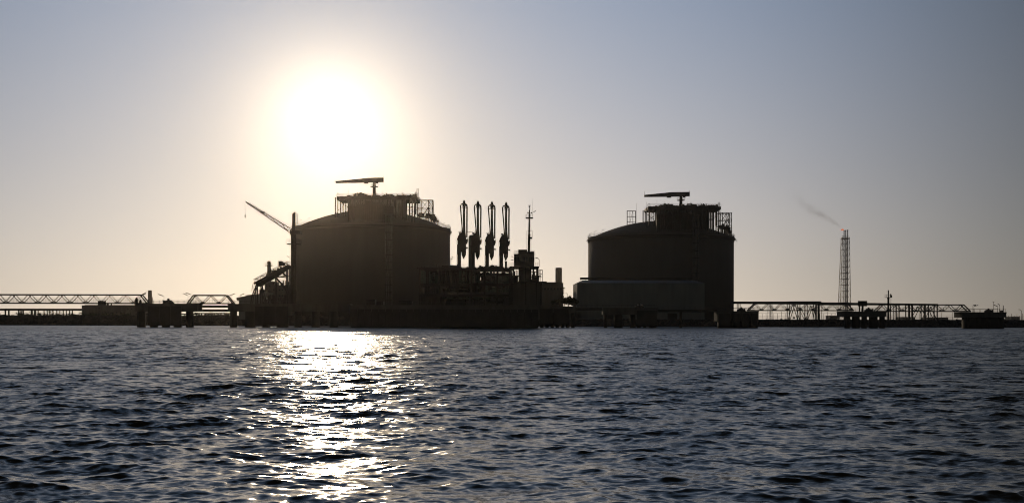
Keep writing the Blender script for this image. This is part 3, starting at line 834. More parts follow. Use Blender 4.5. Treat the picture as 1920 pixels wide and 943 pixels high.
for i in range(9):
    s0, s1 = i / 9, (i + 1) / 9
    for side in (-1, 1):
        MB().bar(jp(s0, i % 2 == 0, side), jp(s1, i % 2 == 1, side), .17).build('jib_lacing', 'dark_steel', t)
    m = MB(); m.bar(jp(s0, 1, -1), jp(s0, 1, 1), .3); m.bar(jp(s0, 0, -1), jp(s0, 0, 1), .2); m.bar(jp(s0, 1, 1), jp(s0, 0, 1), .26); m.bar(jp(s0, 1, 1), jp(s1, 1, -1), .09)
    m.build('jib_cross_frame', 'dark_steel', t)
m = MB(); m.box(x(483.5), x(492.5), D+2.5, D+3.5, z(397.5) - .2, z(397.5) + .5); m.build('jib_winch', 'dark_steel', t)
MB().bar(jp(0, 1, 0) + Vector((0, 0, .8)), jp(.93, 1, 0) + Vector((0, 0, .35)), .06).build('luffing_rope', 'dark_steel', t)
MB().bar(Vector((x(455.6), D+3, z(377))), Vector((x(455.6), D+3, z(402))), .05).build('hoist_rope', 'dark_steel', t)
m = MB(); c = Vector((x(455.6), D+3, z(405.5))); m.box(c.x-.16, c.x+.16, c.y-.14, c.y+.14, c.z-.05, c.z+.75)
m.path([c, c + Vector((.14, 0, -.22)), c + Vector((.02, 0, -.42)), c + Vector((-.13, 0, -.3))], .05, 6); m.build('hook_block', 'dark_steel', t)
m = MB(); m.bar((x(540), D+2, z(482)), (x(535.6), D+2, z(479)), .2); m.bar((x(542), D+2.3, z(486)), (x(540), D+2, z(482)), .08); m.build('lamp', 'dark_steel', t)

# ---------------------------------------------------------------- inclined gangway tower left of the crane
D = 416
x = lambda u: PX(u, D); z = lambda v: PZ(v, 500, D)
t = thing('gangway_tower', 'inclined ship gangway on a braced tower left of the jetty crane', 'gangway tower', P(510, 569.5, D))
A0, A1 = Vector((x(475.5), 0, z(532))), Vector((x(541), 0, z(497)))      # deck line
for y in (D, D + 3):
    a, b = A0 + Vector((0, y, 0)), A1 + Vector((0, y, 0)); up = Vector((-.25, 0, 1.5))
    MB().bar(a, b, .45, .7).build('lower_chord', 'dark_steel', t)
    MB().bar(a + up, b + up, .2).build('upper_chord', 'dark_steel', t)
    for i in range(12):
        p, q = a.lerp(b, i/12), a.lerp(b, (i+1)/12)
        MB().bar(p + (up if i % 2 else Vector()), q + (Vector() if i % 2 else up), .18).build('diagonal', 'dark_steel', t)
m = MB(); m.prism([(x(476), z(536)), (x(487), z(537.5)), (x(521), z(517)), (x(541), z(503)), (x(541), z(498)), (x(520), z(510))], D + .3, D + 2.7); m.build('underside_box', 'dark_steel', t)
m = MB()
for k in range(9):
    u = 482 + k * 5.2; v = 529 - k * 3.15; m.box(x(u), x(u + 4), D + .5, D + 2.4, z(v), z(v - random.uniform(3, 7.5)))
m.build('hose_bundle', 'dark_steel', t)
m = MB(); m.box(x(521.5), x(528.5), D + .3, D + 2.8, z(497.5), z(489)); m.box(x(528), x(532.5), D + .8, D + 2.2, z(497.5), z(492)); m.build('winch_cabin', 'dark_steel', t)
for (p, q) in (((480, 536), (473.5, 551)), ((479.5, 537), (479.5, 569)), ((489, 536), (489, 569)), ((489.5, 540), (497, 569)), ((536.5, 498), (536.5, 569)), ((542, 498), (542, 569)), ((514, 518), (528, 534)), ((516, 518.6), (533, 519.5)), ((526, 506), (533, 517)), ((528, 534), (539, 548)), ((516, 522), (516, 569)), ((473.5, 551), (470, 569))):
    for y in (D + .2, D + 2.8):
        MB().bar((x(p[0]), y, z(p[1])), (x(q[0]), y, z(q[1])), .42).build('leg', 'dark_steel', t)
for v in (497.2, 517, 530, 548):
    m = MB(); m.box(x(526 if v > 500 else 521), x(543), D, D + 3, z(v) - .15, z(v)); m.build('landing', 'dark_steel', t)
    m = MB(); rail(m, (x(526 if v > 500 else 521), D, z(v)), (x(543), D, z(v)), 1.2, 1, .07); m.build('railing', 'galvanised_steel', t)
m = MB(); rail(m, (x(474), D, z(537)), (x(472), D, z(547)), 1, .8, .07); m.bar((x(474), D, z(533)), (x(472), D, z(547)), .1); m.bar((x(477), D, z(533)), (x(474), D, z(547)), .1); m.build('boarding_ladder', 'galvanised_steel', t)
for i, (u0, u1, v) in enumerate(((497, 512, 548), (512, 527, 553), (528, 541, 543), (486, 497, 560))):
    m = MB(); clutter(m, x(u0), x(u1), D + 4, D + 8, z(569.5), z(v) - z(569.5), 22, 100 + i); m.build('pump_set', 'dark_steel', t)

# plant behind it
D = 520
t = thing('process_column', 'slim process column with a ball top behind the inclined gangway', 'process column', P(504.3, 570, 540))
x = lambda u: PX(u, 540); z = lambda v: PZ(v, 504, 540)
MB().lathe((x(504.3), 540, 3), [(.95, 0), (.95, z(496) - 3), (.7, z(495) - 3)], 14).build('shell', 'pipe_lagging', t, smooth=True)
MB().lathe((x(504), 540, z(496)), [(.5, 0), (.85, .5), (.95, 1.0), (.6, 1.7), (.1, 1.9)], 12).build('ball_top', 'dark_steel', t, smooth=True)
m = MB(); m.tube((x(504), 540, z(499)), (x(504), 540, z(498)), 1.9, n=12); m.build('platform', 'dark_steel', t)
m = MB()
for s in (-1, 1): rail(m, (x(504) - 1.8, 540 + s, z(498)), (x(504) + 1.8, 540 + s, z(498)), 1.1, .9, .07)
m.path([Vector((x(507.5), 540, z(499))), Vector((x(507.5), 540, z(491.5))), Vector((x(505.5), 540, z(490.3))), Vector((x(504.5), 540, z(492)))], .12, 6)
m.build('railing', 'galvanised_steel', t)
MB().tube((x(508), 539, 3), (x(508), 539, z(503)), .3).build('side_pipe', 'dark_steel', t)
t = thing('plant_building', 'stepped dark plant building behind the inclined gangway tower', 'building', P(520, 570, 530))
for (a, b, v, yy, nm) in ((496, 512, 527, 536, 'stair_block'), (509, 546, 534, 530, 'main_block'), (486, 499, 543, 532, 'low_block')):
    w_ = MB().box(PX(a, yy), PX(b, yy), yy, yy + 14, 3, PZ(v, a, yy)).build(nm, 'concrete', t)
    k = a + 3
    while k < b - 3:
        for vv in (v + 8, v + 19):
            if vv < 562: MB().box(PX(k, yy), PX(k + 2.2, yy), yy - .06, yy - .01, PZ(vv + 2.6, k, yy), PZ(vv, k, yy)).build('window', 'window_glass', w_)
        k += 5.5
for u, h in ((513, 529), (517, 531), (527, 530), (531, 525), (536, 526), (540, 528)):
    MB().tube(P(u, 535, 533), P(u, h, 533), .35, n=8).build('roof_vent', 'dark_steel', t)
t = thing('storage_shed', 'low pale store with a sloping roof left of the inclined gangway tower', 'shed', P(470, 570, 500))
x = lambda u: PX(u, 500); z = lambda v: PZ(v, 470, 500)
MB().prism([(x(447.5), 3), (x(447.5), z(557.8)), (x(472), z(554.3)), (x(487), z(551)), (x(498), z(547)), (x(498), 3)], 500, 516).build('wall', 'cladding', t)
MB().prism([(x(446.8), z(557.9)), (x(446.8), z(557.2)), (x(472), z(553.7)), (x(487), z(550.4)), (x(498.5), z(546.4)), (x(498.5), z(547)), (x(487), z(551)), (x(472), z(554.3))], 499.6, 516.4).build('roof', 'roof_sheet', t)
MB().prism([(x(459), z(554.8)), (x(464), z(553)), (x(478), z(552)), (x(481), z(552.8))], 499, 505).build('canopy', 'roof_sheet', t)
m = MB(); m.tube((x(444.5), 500, z(563)), (x(447.6), 500, z(563)), .1); m.lathe((x(445.5), 500, z(563)), [(.3, 0), (.6, .3), (.6, 1.0), (.2, 1.3)], 10); m.build('wall_vent', 'dark_steel', t)

# ---------------------------------------------------------------- loading platform
D = 386
x = lambda u, d=D: PX(u, d); z = lambda v, d=D: PZ(v, 900, d)
t = thing('loading_platform', 'big dark loading platform that carries the four loading arms', 'jetty platform', (x(833), D + 14, 0))
ztop = z(572)
MB().box(x(656), x(1010), D, D + 27, z(585), ztop - .5).build('deck_slab', 'concrete', t)
MB().box(x(655), x(1010.8), D - .3, D + 27.3, ztop - .5, ztop).build('deck_kerb', 'concrete', t)
m = MB(); k = 657
for k in range(659, 1008, 13):
    MB().box(x(k), x(k + 11.6), D - .9, D - .35, .35, z(580)).build('fender_panel', 'dark_steel', t)
for k in range(660, 1008, 13):
    for yy in (D + 2, D + 13, D + 25): MB().tube((x(k + 4.5), yy, -4), (x(k + 4.5), yy, z(585)), .95, n=12).build('pile', 'wet_concrete', t, smooth=True)
MB().box(x(657), x(1006), D + .3, D + .8, -.5, z(585)).build('curtain_wall', 'wet_concrete', t)
m = MB(); rail(m, (x(656), D + .1, ztop), (x(1009), D + .1, ztop), 1.1, 2.2); m.build('railing', 'galvanised_steel', t)
for (a, b, v, lab) in ((684, 700, 561, None), (703, 716, 565, None), (745, 770, 563, None)):
    MB().box(x(a), x(b), D + 4, D + 9, ztop, z(v)).build('equipment_cabinet', 'dark_steel', t)

# open steel structure with decks and pipes on the platform
t = thing('pipe_structure', 'open steel structure full of pipes under the four loading arms', 'pipe structure', (x(900), D + 12, ztop))
cols = [785, 799, 823, 857, 883, 908, 932, 955]
for yy in (D + 3, D + 11, D + 19):
    for u in cols:
        MB().bar((x(u), yy, ztop), (x(u), yy, z(500.5 if u > 790 else 503)), .55).build('column', 'dark_steel', t)
    for v in (503.5, 533, 553):
        MB().bar((x(785), yy, z(v)), (x(955), yy, z(v)), .5, .8).build('beam', 'dark_steel', t)
for v in (502.6, 532.2, 552):
    MB().box(x(785), x(962), D + 3, D + 20, z(v) - .2, z(v)).build('deck_plate', 'dark_steel', t)
for yy in (D + 3.1, D + 19.9):
    m = MB(); rail(m, (x(785), yy, z(502.4)), (x(962), yy, z(502.4)), 1.1, 2.0, .06); m.build('railing', 'galvanised_steel', t)
rr = random.Random(5)
for i in range(26):
    v = rr.choice([508, 511, 514, 526.5, 529, 538, 542, 546, 549, 558, 562, 566]); yy = D + rr.uniform(4, 18.5)
    a = rr.uniform(785, 900); b = min(960, a + rr.uniform(30, 120))
    MB().tube((x(a), yy, z(v)), (x(b), yy, z(v)), rr.uniform(.16, .42), n=8).build('pipe_run', rr.choice(['pipe_lagging', 'dark_steel', 'green_paint']), t, smooth=True)
# vessels, panels and manifolds filling the bays
for i, (a, b, v0, v1) in enumerate(((786, 821, 531.5, 504), (824, 856, 531.5, 506), (858, 882, 531.5, 505), (884, 896, 531.5, 512), (908, 922, 531.5, 506), (924, 931, 531.5, 509), (930, 954, 531.5, 510), (896, 908, 531.5, 522),
                                    (786, 856, 552, 534), (858, 907, 552, 534), (909, 961, 552, 534), (786, 870, 572, 553), (872, 961, 572, 553))):
    m = MB(); yy = D + 12; n = max(3, int((b - a) / 4.5)); st = (b - a) / n
    for k in range(n):
        h = (v0 - v1) * rr.uniform(.72, 1.0); g = .35
        m.box(x(a + k*st), x(a + (k+1)*st - g), yy + rr.uniform(-5, 0), yy + rr.uniform(2, 6), z(v0), z(v0 - h))
    m.build('equipment_skid', rr.choice(['green_paint', 'dark_steel', 'galvanised_steel']), t)
for i, (v0, v1) in enumerate(((531.5, 503), (552, 533), (572, 553))):
    k = 787
    while k < 955:
        wd_ = rr.uniform(5, 15); h_ = rr.uniform(.55, .96) if i == 0 else rr.uniform(.85, 1.0)
        MB().box(x(k), x(min(k + wd_, 958)), D + 17.4, D + 19.2, z(v0), z(v0 - (v0 - v1) * h_)).build('switchgear_cabinet', 'dark_steel', t); k += wd_ + rr.choice([.3, .3, 1.2])
for i in range(34):
    u = rr.uniform(788, 958); v0, v1 = rr.choice([(531.5, 503), (552, 533), (572, 553)]); yy = D + rr.uniform(3.5, 19)
    MB().tube((x(u), yy, z(v0)), (x(u), yy, z(v1)), rr.uniform(.12, .4), n=8).build('riser_pipe', rr.choice(['pipe_lagging', 'dark_steel']), t, smooth=True)
m = MB()
for i in range(70):
    u = rr.uniform(786, 960); v = rr.uniform(506, 570); yy = D + rr.uniform(3, 19); L = rr.uniform(.5, 1.6); r_ = rr.uniform(.15, .5)
    m.tube((x(u), yy, z(v)), (x(u) + L, yy, z(v)), r_, n=8)
tag(m.build('fitting', 'dark_steel', t, split=False), kind='stuff')
# manifolds on the top deck between the arms
for i, (a, b, h) in enumerate(((785, 812, 5), (812, 842, 8), (842, 856, 10), (872, 885, 6), (898, 912, 7.5), (910, 926, 8), (925, 936, 7), (955, 962, 4))):
    m = MB(); clutter(m, x(a), x(b), D + 5, D + 17, z(502.4), h * D / F, 26, 300 + i); 
    m.box(x(a + 1), x(b - 1), D + 8, D + 12, z(502.4), z(502.4) + h * .45 * D / F)
    m.build('valve_manifold', 'dark_steel', t)
for (a, b, v) in ((844, 848, 479.5), (842.5, 847, 483)):
    m = MB(); m.bar((x(a), D + 6, z(v + 2)), (x(b), D + 6, z(v)), .2); m.bar((x(a), D + 6, z(502)), (x(a), D + 6, z(v + 2)), .08); m.build('lamp', 'dark_steel', t)

# ---------------------------------------------------------------- the four loading arms
def loading_arm(cx, top, label, D=390):
    x = lambda u: PX(cx + u, D); dy = top - 379
    z = lambda v: PZ(v + dy, 900, D)
    t = thing('ship_loader', label, 'loading arm', (x(-8), D, PZ(502.4, 900, D)), 'marine loading arms parked upright')
    base = PZ(502.6, 900, D)
    MB().lathe((x(-7.6), D, base), [(1.0, 0), (1.0, .3), (.62, .5), (.62, z(470) - base), (.72, z(452) - base)], 16).build('riser_column', 'dark_steel', t, smooth=True)
    m = MB(); m.prism([(x(-11), z(480)), (x(-4.4), z(480)), (x(-4.4), z(452)), (x(-11), z(452))], D - .35, D + .35); m.build('column_box', 'dark_steel', t)
    # top sheave and pantograph head
    MB().lathe((x(1), D + .8, z(391)), [(.62, 0), (.60, 1.0), (.46, 1.7), (.25, 2.25), (.05, 2.55)], 12).build('head_cap', 'dark_steel', t, smooth=True)
    pts = [Vector((x(u), D + .8, z(v))) for u, v in ((-2.1, 437), (-3.4, 420), (-5.0, 400), (-5.9, 391), (-5.2, 387.6), (-3.4, 385.6), (-1, 384.8))]
    MB().path(pts, .22, 8).build('outboard_pipe', 'dark_steel', t)
    pts = [Vector((x(u), D + 1.4, z(v))) for u, v in ((6.2, 448), (6.2, 420), (6.4, 400), (6.5, 391), (5.8, 387.6), (4.4, 385.6), (2, 384.8))]
    MB().path(pts, .27, 8).build('inboard_pipe', 'dark_steel', t)
    MB().bar((x(-5.8), D + .8, z(392.4)), (x(6.5), D + 1.4, z(392.4)), .22).build('head_crossbar', 'dark_steel', t)
    m = MB(); m.prism([(x(-.8), z(440)), (x(3.6), z(440)), (x(3.0), z(412)), (x(2.9), z(386)), (x(-.6), z(386)), (x(-1.4), z(412))], D + .5, D + 1.1); m.build('arm_truss', 'dark_steel', t)
    # joint at the head of the column
    m = MB(); m.prism([(x(-3.4), z(433.5)), (x(-.4), z(437)), (x(3.6), z(437)), (x(5.2), z(450)), (x(5.6), z(453)), (x(5.0), z(462)), (x(5.0), z(478)), (x(-4.2), z(476)), (x(-10.6), z(470)), (x(-11.0), z(453)), (x(-12.6), z(453.6)), (x(-9.8), z(446)), (x(-5.6), z(440.5)), (x(-3.6), z(440))], D - .9, D + .9)
    m.build('swivel_joint', 'dark_steel', t)
    m = MB(); m.bar((x(-7.4), D - 1, z(443)), (x(-5.2), D - 1, z(438)), .35); m.bar((x(-8.4), D - 1, z(438)), (x(-5.6), D - 1, z(442.4)), .3)
    m.build('hydraulic_ram', 'galvanised_steel', t)
    m = MB(); m.prism([(x(4.6), z(452.6)), (x(8.3), z(450.2)), (x(8.2), z(456.5)), (x(6.5), z(461)), (x(4.6), z(461))], D + .3, D + 1.2); m.build('flange_block', 'dark_steel', t)
    MB().tube((x(6.8), D - .2, z(468.5)), (x(6.8), D + .6, z(468.5)), .32, n=10).build('coupling', 'dark_steel', t)
    m = MB(); m.prism([(x(-3.6), z(476)), (x(5.0), z(476)), (x(4.6), z(482)), (x(2.0), z(486.5)), (x(.6), z(489.6)), (x(-1.2), z(487)), (x(-3.2), z(481))], D - .6, D + .6); m.build('counterweight', 'dark_steel', t)
    m = MB(); rail(m, (x(-13.4), D - 1.2, z(463)), (x(-10.4), D - 1.2, z(463)), 1.5, .5, .05); m.build('service_step', 'galvanised_steel', t)
    MB().tube((x(-11.6), D - .2, z(500)), (x(-11.6), D - .2, z(462)), .1).build('hydraulic_line', 'dark_steel', t)
for cx, top, lab in ((868.6, 375.6, 'leftmost loading arm, closest to the left tank'), (894.6, 376.8, 'second loading arm from the left, next to the slim vent column'), (921.0, 377.9, 'third loading arm from the left'), (947.6, 379.0, 'rightmost loading arm, closest to the control cabin')):
    loading_arm(cx, top, lab)
x = lambda u, d=D: PX(u, d); z = lambda v, d=D: PZ(v, 900, d)
t = thing('vent_column', 'round-topped vent column between the two left loading arms', 'process column', (x(882), D + 8, z(502.4)))
MB().lathe((x(881.8), D + 8, z(502.4)), [(.95, 0), (.95, z(452) - z(502.4)), (1.0, z(442) - z(502.4)), (.7, z(438.5) - z(502.4)), (.2, z(437.2) - z(502.4))], 16).build('shell', 'green_paint', t, smooth=True)
m = MB(); m.path([Vector((x(874), D + 8, z(436))), Vector((x(874), D + 8, z(432))), Vector((x(884), D + 8, z(432))), Vector((x(884), D + 8, z(439)))], .09, 6); m.build('lifting_davit', 'galvanised_steel', t)
m = MB(); ladder(m, (x(877.8), D + 6.8, z(502)), (x(877.8), D + 6.8, z(446)), .5, .5, .07); m.build('ladder', 'galvanised_steel', t)
t = thing('short_riser', 'short thick riser right of the rightmost loading arm base', 'pipe', (x(948), D + 6, z(502.4)))
MB().tube((x(948.3), D + 6, z(502.4)), (x(948.3), D + 6, z(488)), .38, n=12).build('pipe', 'dark_steel', t)
MB().tube((x(948.3), D + 6, z(489)), (x(948.3), D + 6, z(488)), .55, n=12).build('flange', 'dark_steel', t)

# ---------------------------------------------------------------- control cabin tower and mast
t = thing('control_cabin', 'eight-sided control cabin on a tower right of the loading arms', 'control cabin', (x(982.5), D + 9, ztop))
r_ = 20.5 * (D + 9) / F; c = (x(982.5, D + 9), D + 9, 0)
zz = lambda v: PZ(v, 980, D + 9)
MB().lathe((c[0], c[1], zz(500.5)), [(r_, 0), (r_, zz(478.5) - zz(500.5)), (r_ * 1.03, zz(478) - zz(500.5)), (r_ * 1.03, zz(476.8) - zz(500.5))], 8, pi/8).build('cabin_wall', 'concrete', t)
for k in range(8):
    a0 = pi/8 + 2*pi*k/8; a1 = a0 + 2*pi/8
    p = Vector((c[0] + r_*1.005*cos(a0), c[1] + r_*1.005*sin(a0), 0)); q = Vector((c[0] + r_*1.005*cos(a1), c[1] + r_*1.005*sin(a1), 0))
    for s in (.08, .38, .68):
        u, v = p.lerp(q, s), p.lerp(q, s + .24)
        m = MB(); nrm_ = Vector((u.x + v.x - 2*c[0], u.y + v.y - 2*c[1], 0)).normalized() * .05
        m.add([u + Vector((0,0,zz(492))), v + Vector((0,0,zz(492))), v + Vector((0,0,zz(483))), u + Vector((0,0,zz(483))), u + nrm_ + Vector((0,0,zz(492))), v + nrm_ + Vector((0,0,zz(492))), v + nrm_ + Vector((0,0,zz(483))), u + nrm_ + Vector((0,0,zz(483)))],
              [(0,1,2,3), (4,5,6,7), (0,1,5,4), (1,2,6,5), (2,3,7,6), (3,0,4,7)])
        m.build('window', 'window_glass', t)
m = MB(); m.box(x(971.5, D+9), x(988, D+9), D + 6, D + 12, zz(477), zz(469)); m.box(x(987, D+9), x(1001, D+9), D + 7, D + 11, zz(477), zz(472.5)); m.build('roof_house', 'dark_steel', t)
m = MB()
for k in range(8):
    a0 = pi/8 + 2*pi*k/8; a1 = a0 + 2*pi/8
    rail(m, (c[0] + r_*cos(a0), c[1] + r_*sin(a0), zz(477)), (c[0] + r_*cos(a1), c[1] + r_*sin(a1), zz(477)), 1.15, 1.4, .07)
m.build('roof_railing', 'galvanised_steel', t)
m = MB(); m.box(x(956, D+9), x(1010, D+9), D + 2, D + 16, zz(503.5), zz(501)); m.box(x(954, D+9), x(1024, D+9), D + 2, D + 16, zz(531.5), zz(528.8)); m.build('gallery_deck', 'dark_steel', t)
m = MB(); rail(m, (x(1003, D+9), D + 2, zz(501)), (x(1010, D+9), D + 2, zz(501)), 1.3, .7, .07); rail(m, (x(954, D+9), D + 2, zz(501)), (x(963, D+9), D + 2, zz(501)), 1.2, .7, .07)
m.build('gallery_railing', 'galvanised_steel', t)
for u, v0, v1 in ((958, 572, 503), (963, 528, 503), (974, 528, 503), (985, 528, 503), (994.5, 528, 503), (1000, 528, 503), (1007, 528, 503), (960, 572, 531), (985, 572, 531), (1005, 572, 531), (1014, 572, 531)):
    for yy in (D + 3, D + 15):
        MB().bar((x(u, D+9), yy, zz(v0)), (x(u, D+9), yy, zz(v1)), .5).build('tower_post', 'dark_steel', t)
MB().box(x(972, D+9), x(993, D+9), D + 6, D + 13, zz(528.8), zz(503.5)).build('stair_shaft', 'concrete', t)
MB().box(x(958, D+9), x(1012, D+9), D + 7, D + 14, zz(572), zz(531.5)).build('switch_room', 'concrete', t)
m = MB(); clutter(m, x(955, D+9), x(972, D+9), D + 4, D + 12, zz(528.8), 4.2, 22, 55); clutter(m, x(994, D+9), x(1009, D+9), D + 4, D + 12, zz(528.8), 3.6, 9, 57)
for v in (511, 517.5, 520.5): m.bar((x(994, D+9), D + 5, zz(v)), (x(1009, D+9), D + 5, zz(v)), .2)
m.build('valve_manifold', 'dark_steel', t)
m = MB()
for u in (1009.5, 1012, 1016): m.bar((x(u, D+9), D + 4, zz(528.8)), (x(u, D+9), D + 4, zz(507)), .2)
for v in (507.3, 515, 519.5): m.bar((x(1006, D+9), D + 4, zz(v)), (x(1016.2, D+9), D + 4, zz(v)), .2)
for k in range(9): m.bar((x(1009.5, D+9), D + 4, zz(509 + 2*k)), (x(1012, D+9), D + 4, zz(509 + 2*k)), .1)
m.build('outside_ladder', 'dark_steel', t)
m = MB(); m.path([Vector((x(1003, D+9), D + 6, zz(484))), Vector((x(1009.5, D+9), D + 6, zz(486))), Vector((x(1010.5, D+9), D + 6, zz(488))), Vector((x(1010.5, D+9), D + 6, zz(501)))], .08, 6); m.bar((x(1003, D+9), D + 6, zz(484.3)), (x(1008, D+9), D + 6, zz(484.0)), .2); m.build('davit', 'galvanised_steel', t)
for v in (481.5, 487.5): 
    MB().bar((x(958, D+9), D + 7, zz(v)), (x(962.5, D+9), D + 7, zz(v + .8)), .2).build('wall_lamp', 'dark_steel', t)

DM = D + 10
x = lambda u: PX(u, DM); z = lambda v: PZ(v, 992, DM)
t = thing('radar_mast', 'slim mast with a small ringed platform and whip aerial on the control cabin', 'mast', (x(992), DM, z(472.5)))
MB().tube((x(991.5), DM, z(472.5)), (x(991.8), DM, z(440)), .44, n=10).build('lower_pole', 'dark_steel', t, smooth=True)
MB().tube((x(991.8), DM, z(440)), (x(992.4), DM, z(394)), .34, .22, n=10).build('upper_pole', 'dark_steel', t, smooth=True)
m = MB(); ladder(m, (x(994.6), DM, z(470)), (x(994), DM, z(411)), .4, .45, .06); m.build('ladder', 'galvanised_steel', t)
m = MB()
for u in (987.4, 998): m.bar((x(u), DM, z(470 if u < 990 else 446)), (x(u), DM, z(433)), .09)
for v in (433, 440, 447, 459): m.bar((x(987.4), DM, z(v)), (x(998 if v < 450 else 992), DM, z(v)), .07)
m.build('ladder_cage', 'galvanised_steel', t)
m = MB(); m.tube((x(992.2), DM, z(410)), (x(992.2), DM, z(408)), 1.35, n=12); m.box(x(993), x(997.6), DM - .4, DM + .4, z(448), z(444.5)); m.build('platform', 'dark_steel', t)
m = MB()
for k in range(10):
    a, b = 2*pi*k/10, 2*pi*(k+1)/10; p = Vector((x(992.2) + 1.3*cos(a), DM + 1.3*sin(a), z(408))); q = Vector((x(992.2) + 1.3*cos(b), DM + 1.3*sin(b), z(408)))
    m.bar(p, p + Vector((0, 0, 1.1)), .06); m.bar(p + Vector((0, 0, 1.1)), q + Vector((0, 0, 1.1)), .06)
m.build('platform_railing', 'galvanised_steel', t)
m = MB(); m.box(x(988.4), x(990.8), DM - .3, DM + .3, z(400), z(398)); m.box(x(995), x(997.6), DM - .3, DM + .3, z(400), z(398)); m.bar((x(988.5), DM, z(399)), (x(997.5), DM, z(399)), .1); m.build('signal_light', 'dark_steel', t)
m = MB(); m.bar((x(989.8), DM, z(385.4)), (x(995), DM, z(385.4)), .18); m.tube((x(992.4), DM, z(394)), (x(992.4), DM, z(385.4)), .1); m.tube((x(992.4), DM, z(388.4)), (x(992.4), DM, z(387)), .32); m.bar((x(992.4), DM, z(392)), (x(995), DM, z(391)), .1); m.build('wind_vane', 'galvanised_steel', t)
MB().tube((x(997.7), DM, z(408)), (x(997.6), DM, z(371)), .045, .03, n=5).build('whip_aerial', 'galvanised_steel', t)
MB().bar((x(1000), DM, z(398)), (x(1004.3), DM, z(395)), .2).build('lamp', 'dark_steel', t)
MB().bar((x(997.5), DM, z(399)), (x(1000), DM, z(398)), .08).build('lamp_bracket', 'dark_steel', t)

t = thing('land_backdrop', 'low added backdrop for dark land and trees behind the dolphin of thin piles', 'wall', P(1045, 590, 520))  # added to close the bright sky gap, stands in for land and trees
for k in range(10):
    MB().box(PX(1000 + 9*k, 520), PX(1008.7 + 9*k, 520), 520, 520.8, 2, PZ(577.5, 1045, 520)).build('backdrop_panel', 'concrete', t)
# ---------------------------------------------------------------- office block, far stacks, far building
t = thing('office_block', 'dark flat-roofed block between control cabin and right tank', 'building', P(1030, 575, 560))
MB().box(PX(1010, 560), PX(1056, 560), 560, 585, 3, PZ(530, 1030, 560)).build('wall', 'concrete', t)
MB().box(PX(1016, 560), PX(1044, 560), 562, 580, PZ(530, 1030, 560) + .002, PZ(528.6, 1030, 560)).build('roof_kerb', 'concrete', t)
for v in (540,):
    for u in range(1014, 1052, 6): MB().box(PX(u, 560), PX(u + 3.2, 560), 559.93, 559.99, PZ(v + 3.4, u, 560), PZ(v, u, 560)).build('window', 'window_glass', t)
m = MB(); m.box(PX(1053, 560), PX(1059.5, 560), 561, 566, PZ(540, 1056, 560), PZ(538.7, 1056, 560)); m.bar(P(1057, 540, 562), P(1057, 550, 562), .3); m.box(PX(1054, 560), PX(1058, 560), 561, 566, PZ(551, 1056, 560), PZ(549.6, 1056, 560)); m.box(PX(1054, 560), PX(1057.5, 560), 561, 566, PZ(556, 1056, 560), PZ(554, 1056, 560)); m.build('balcony', 'dark_steel', t)
def stack(label, a, b, top, D, mat_, flare=None):
    t = thing('chimney_block', label, 'chimney', (PX((a+b)/2, D), D, 3), 'far chimneys behind the plant')
    h = PZ(top, a, D) - 3; w = (PX(b, D) - PX(a, D)) / 2
    MB().lathe((PX((a+b)/2, D), D, 3), [(w, 0), (w, h * .97), (w * .93, h)], 20).build('shaft', mat_, t, smooth=True)
    if flare:
        MB().lathe((PX(flare[0], D), D, 3), [(PX(flare[2], D) - PX(flare[1], D)) * .5 * u for u in ()] or [((PX(flare[2], D) - PX(flare[1], D)) / 2, 0), ((PX(flare[2], D) - PX(flare[1], D)) / 2, PZ(flare[3], a, D) - 3)], 16).build('lower_casing', mat_, t, smooth=True)
    return t
stack('square-looking grey chimney rising behind the office block', 1041.2, 1053.6, 502, 1300, 'concrete')
stack('pale grey chimney rising behind the left dolphin', 277.3, 284.7, 544.2, 1500, 'tank_concrete', (281.8, 277.5, 286.2, 557))

t = thing('warehouse', 'long low dark warehouse on the left shore behind the long gangway', 'building', P(204, 592, 900))
x = lambda u: PX(u, 900); z = lambda v: PZ(v, 204, 900)
MB().box(x(153), x(261), 900, 945, 4, z(572.4)).build('wall', 'concrete', t)
MB().box(x(157), x(261), 902, 943, z(572.4) + .01, z(571.4)).build('roof', 'roof_sheet', t)
MB().box(x(178), x(186), 906, 915, z(572.0), z(563.5)).build('roof_unit', 'dark_steel', t)
m = MB(); clutter(m, x(185), x(196), 903, 918, z(571.4), 2.6, 16, 77); m.build('roof_pipes', 'dark_steel', t)
for u, v in ((169, 588), (173, 588), (185, 577), (185, 583), (185, 587), (191, 585), (197, 585), (202, 585), (207, 585), (211, 585), (218, 585), (225, 585), (232, 585), (239, 578), (246, 578)):
    MB().box(x(u), x(u + 2), 899.9, 899.98, z(v + 2), z(v)).build('window', 'window_glass', t)
def rack(name, label, a, b, D, levels, posts, base=592, group=None, w=.5):
    t = thing(name, label, 'pipe rack', P((a+b)/2, base, D), group)
    zm = lambda v: PZ(v, (a+b)/2, D)
    for v0, v1 in levels: MB().box(PX(a, D), PX(b, D), D, D + 5, zm(v1), zm(v0)).build('pipe_band', 'dark_steel', t)
    for u in posts:
        for y in (D + .4, D + 4.6): MB().bar((PX(u, D), y, 3.5), (PX(u, D), y, zm(levels[-1][1] - .2)), w).build('post', 'concrete', t)
    return t
rack('pipe_rack', 'low elevated pipe rack at the far left under the long gangway', -120, 153, 620, [(578.4, 582.2)], list(range(-110, 150, 24)) + [9, 37, 60, 65, 93, 118], group='pipe racks on the shore')
rack('pipe_rack', 'two-level pipe rack seen under the short gangway', 364, 431, 560, [(572.2, 576.6), (579.6, 584.2), (586.3, 588.5)], (368, 373, 385.5, 397.5, 409.5, 421, 428), group='pipe racks on the shore')
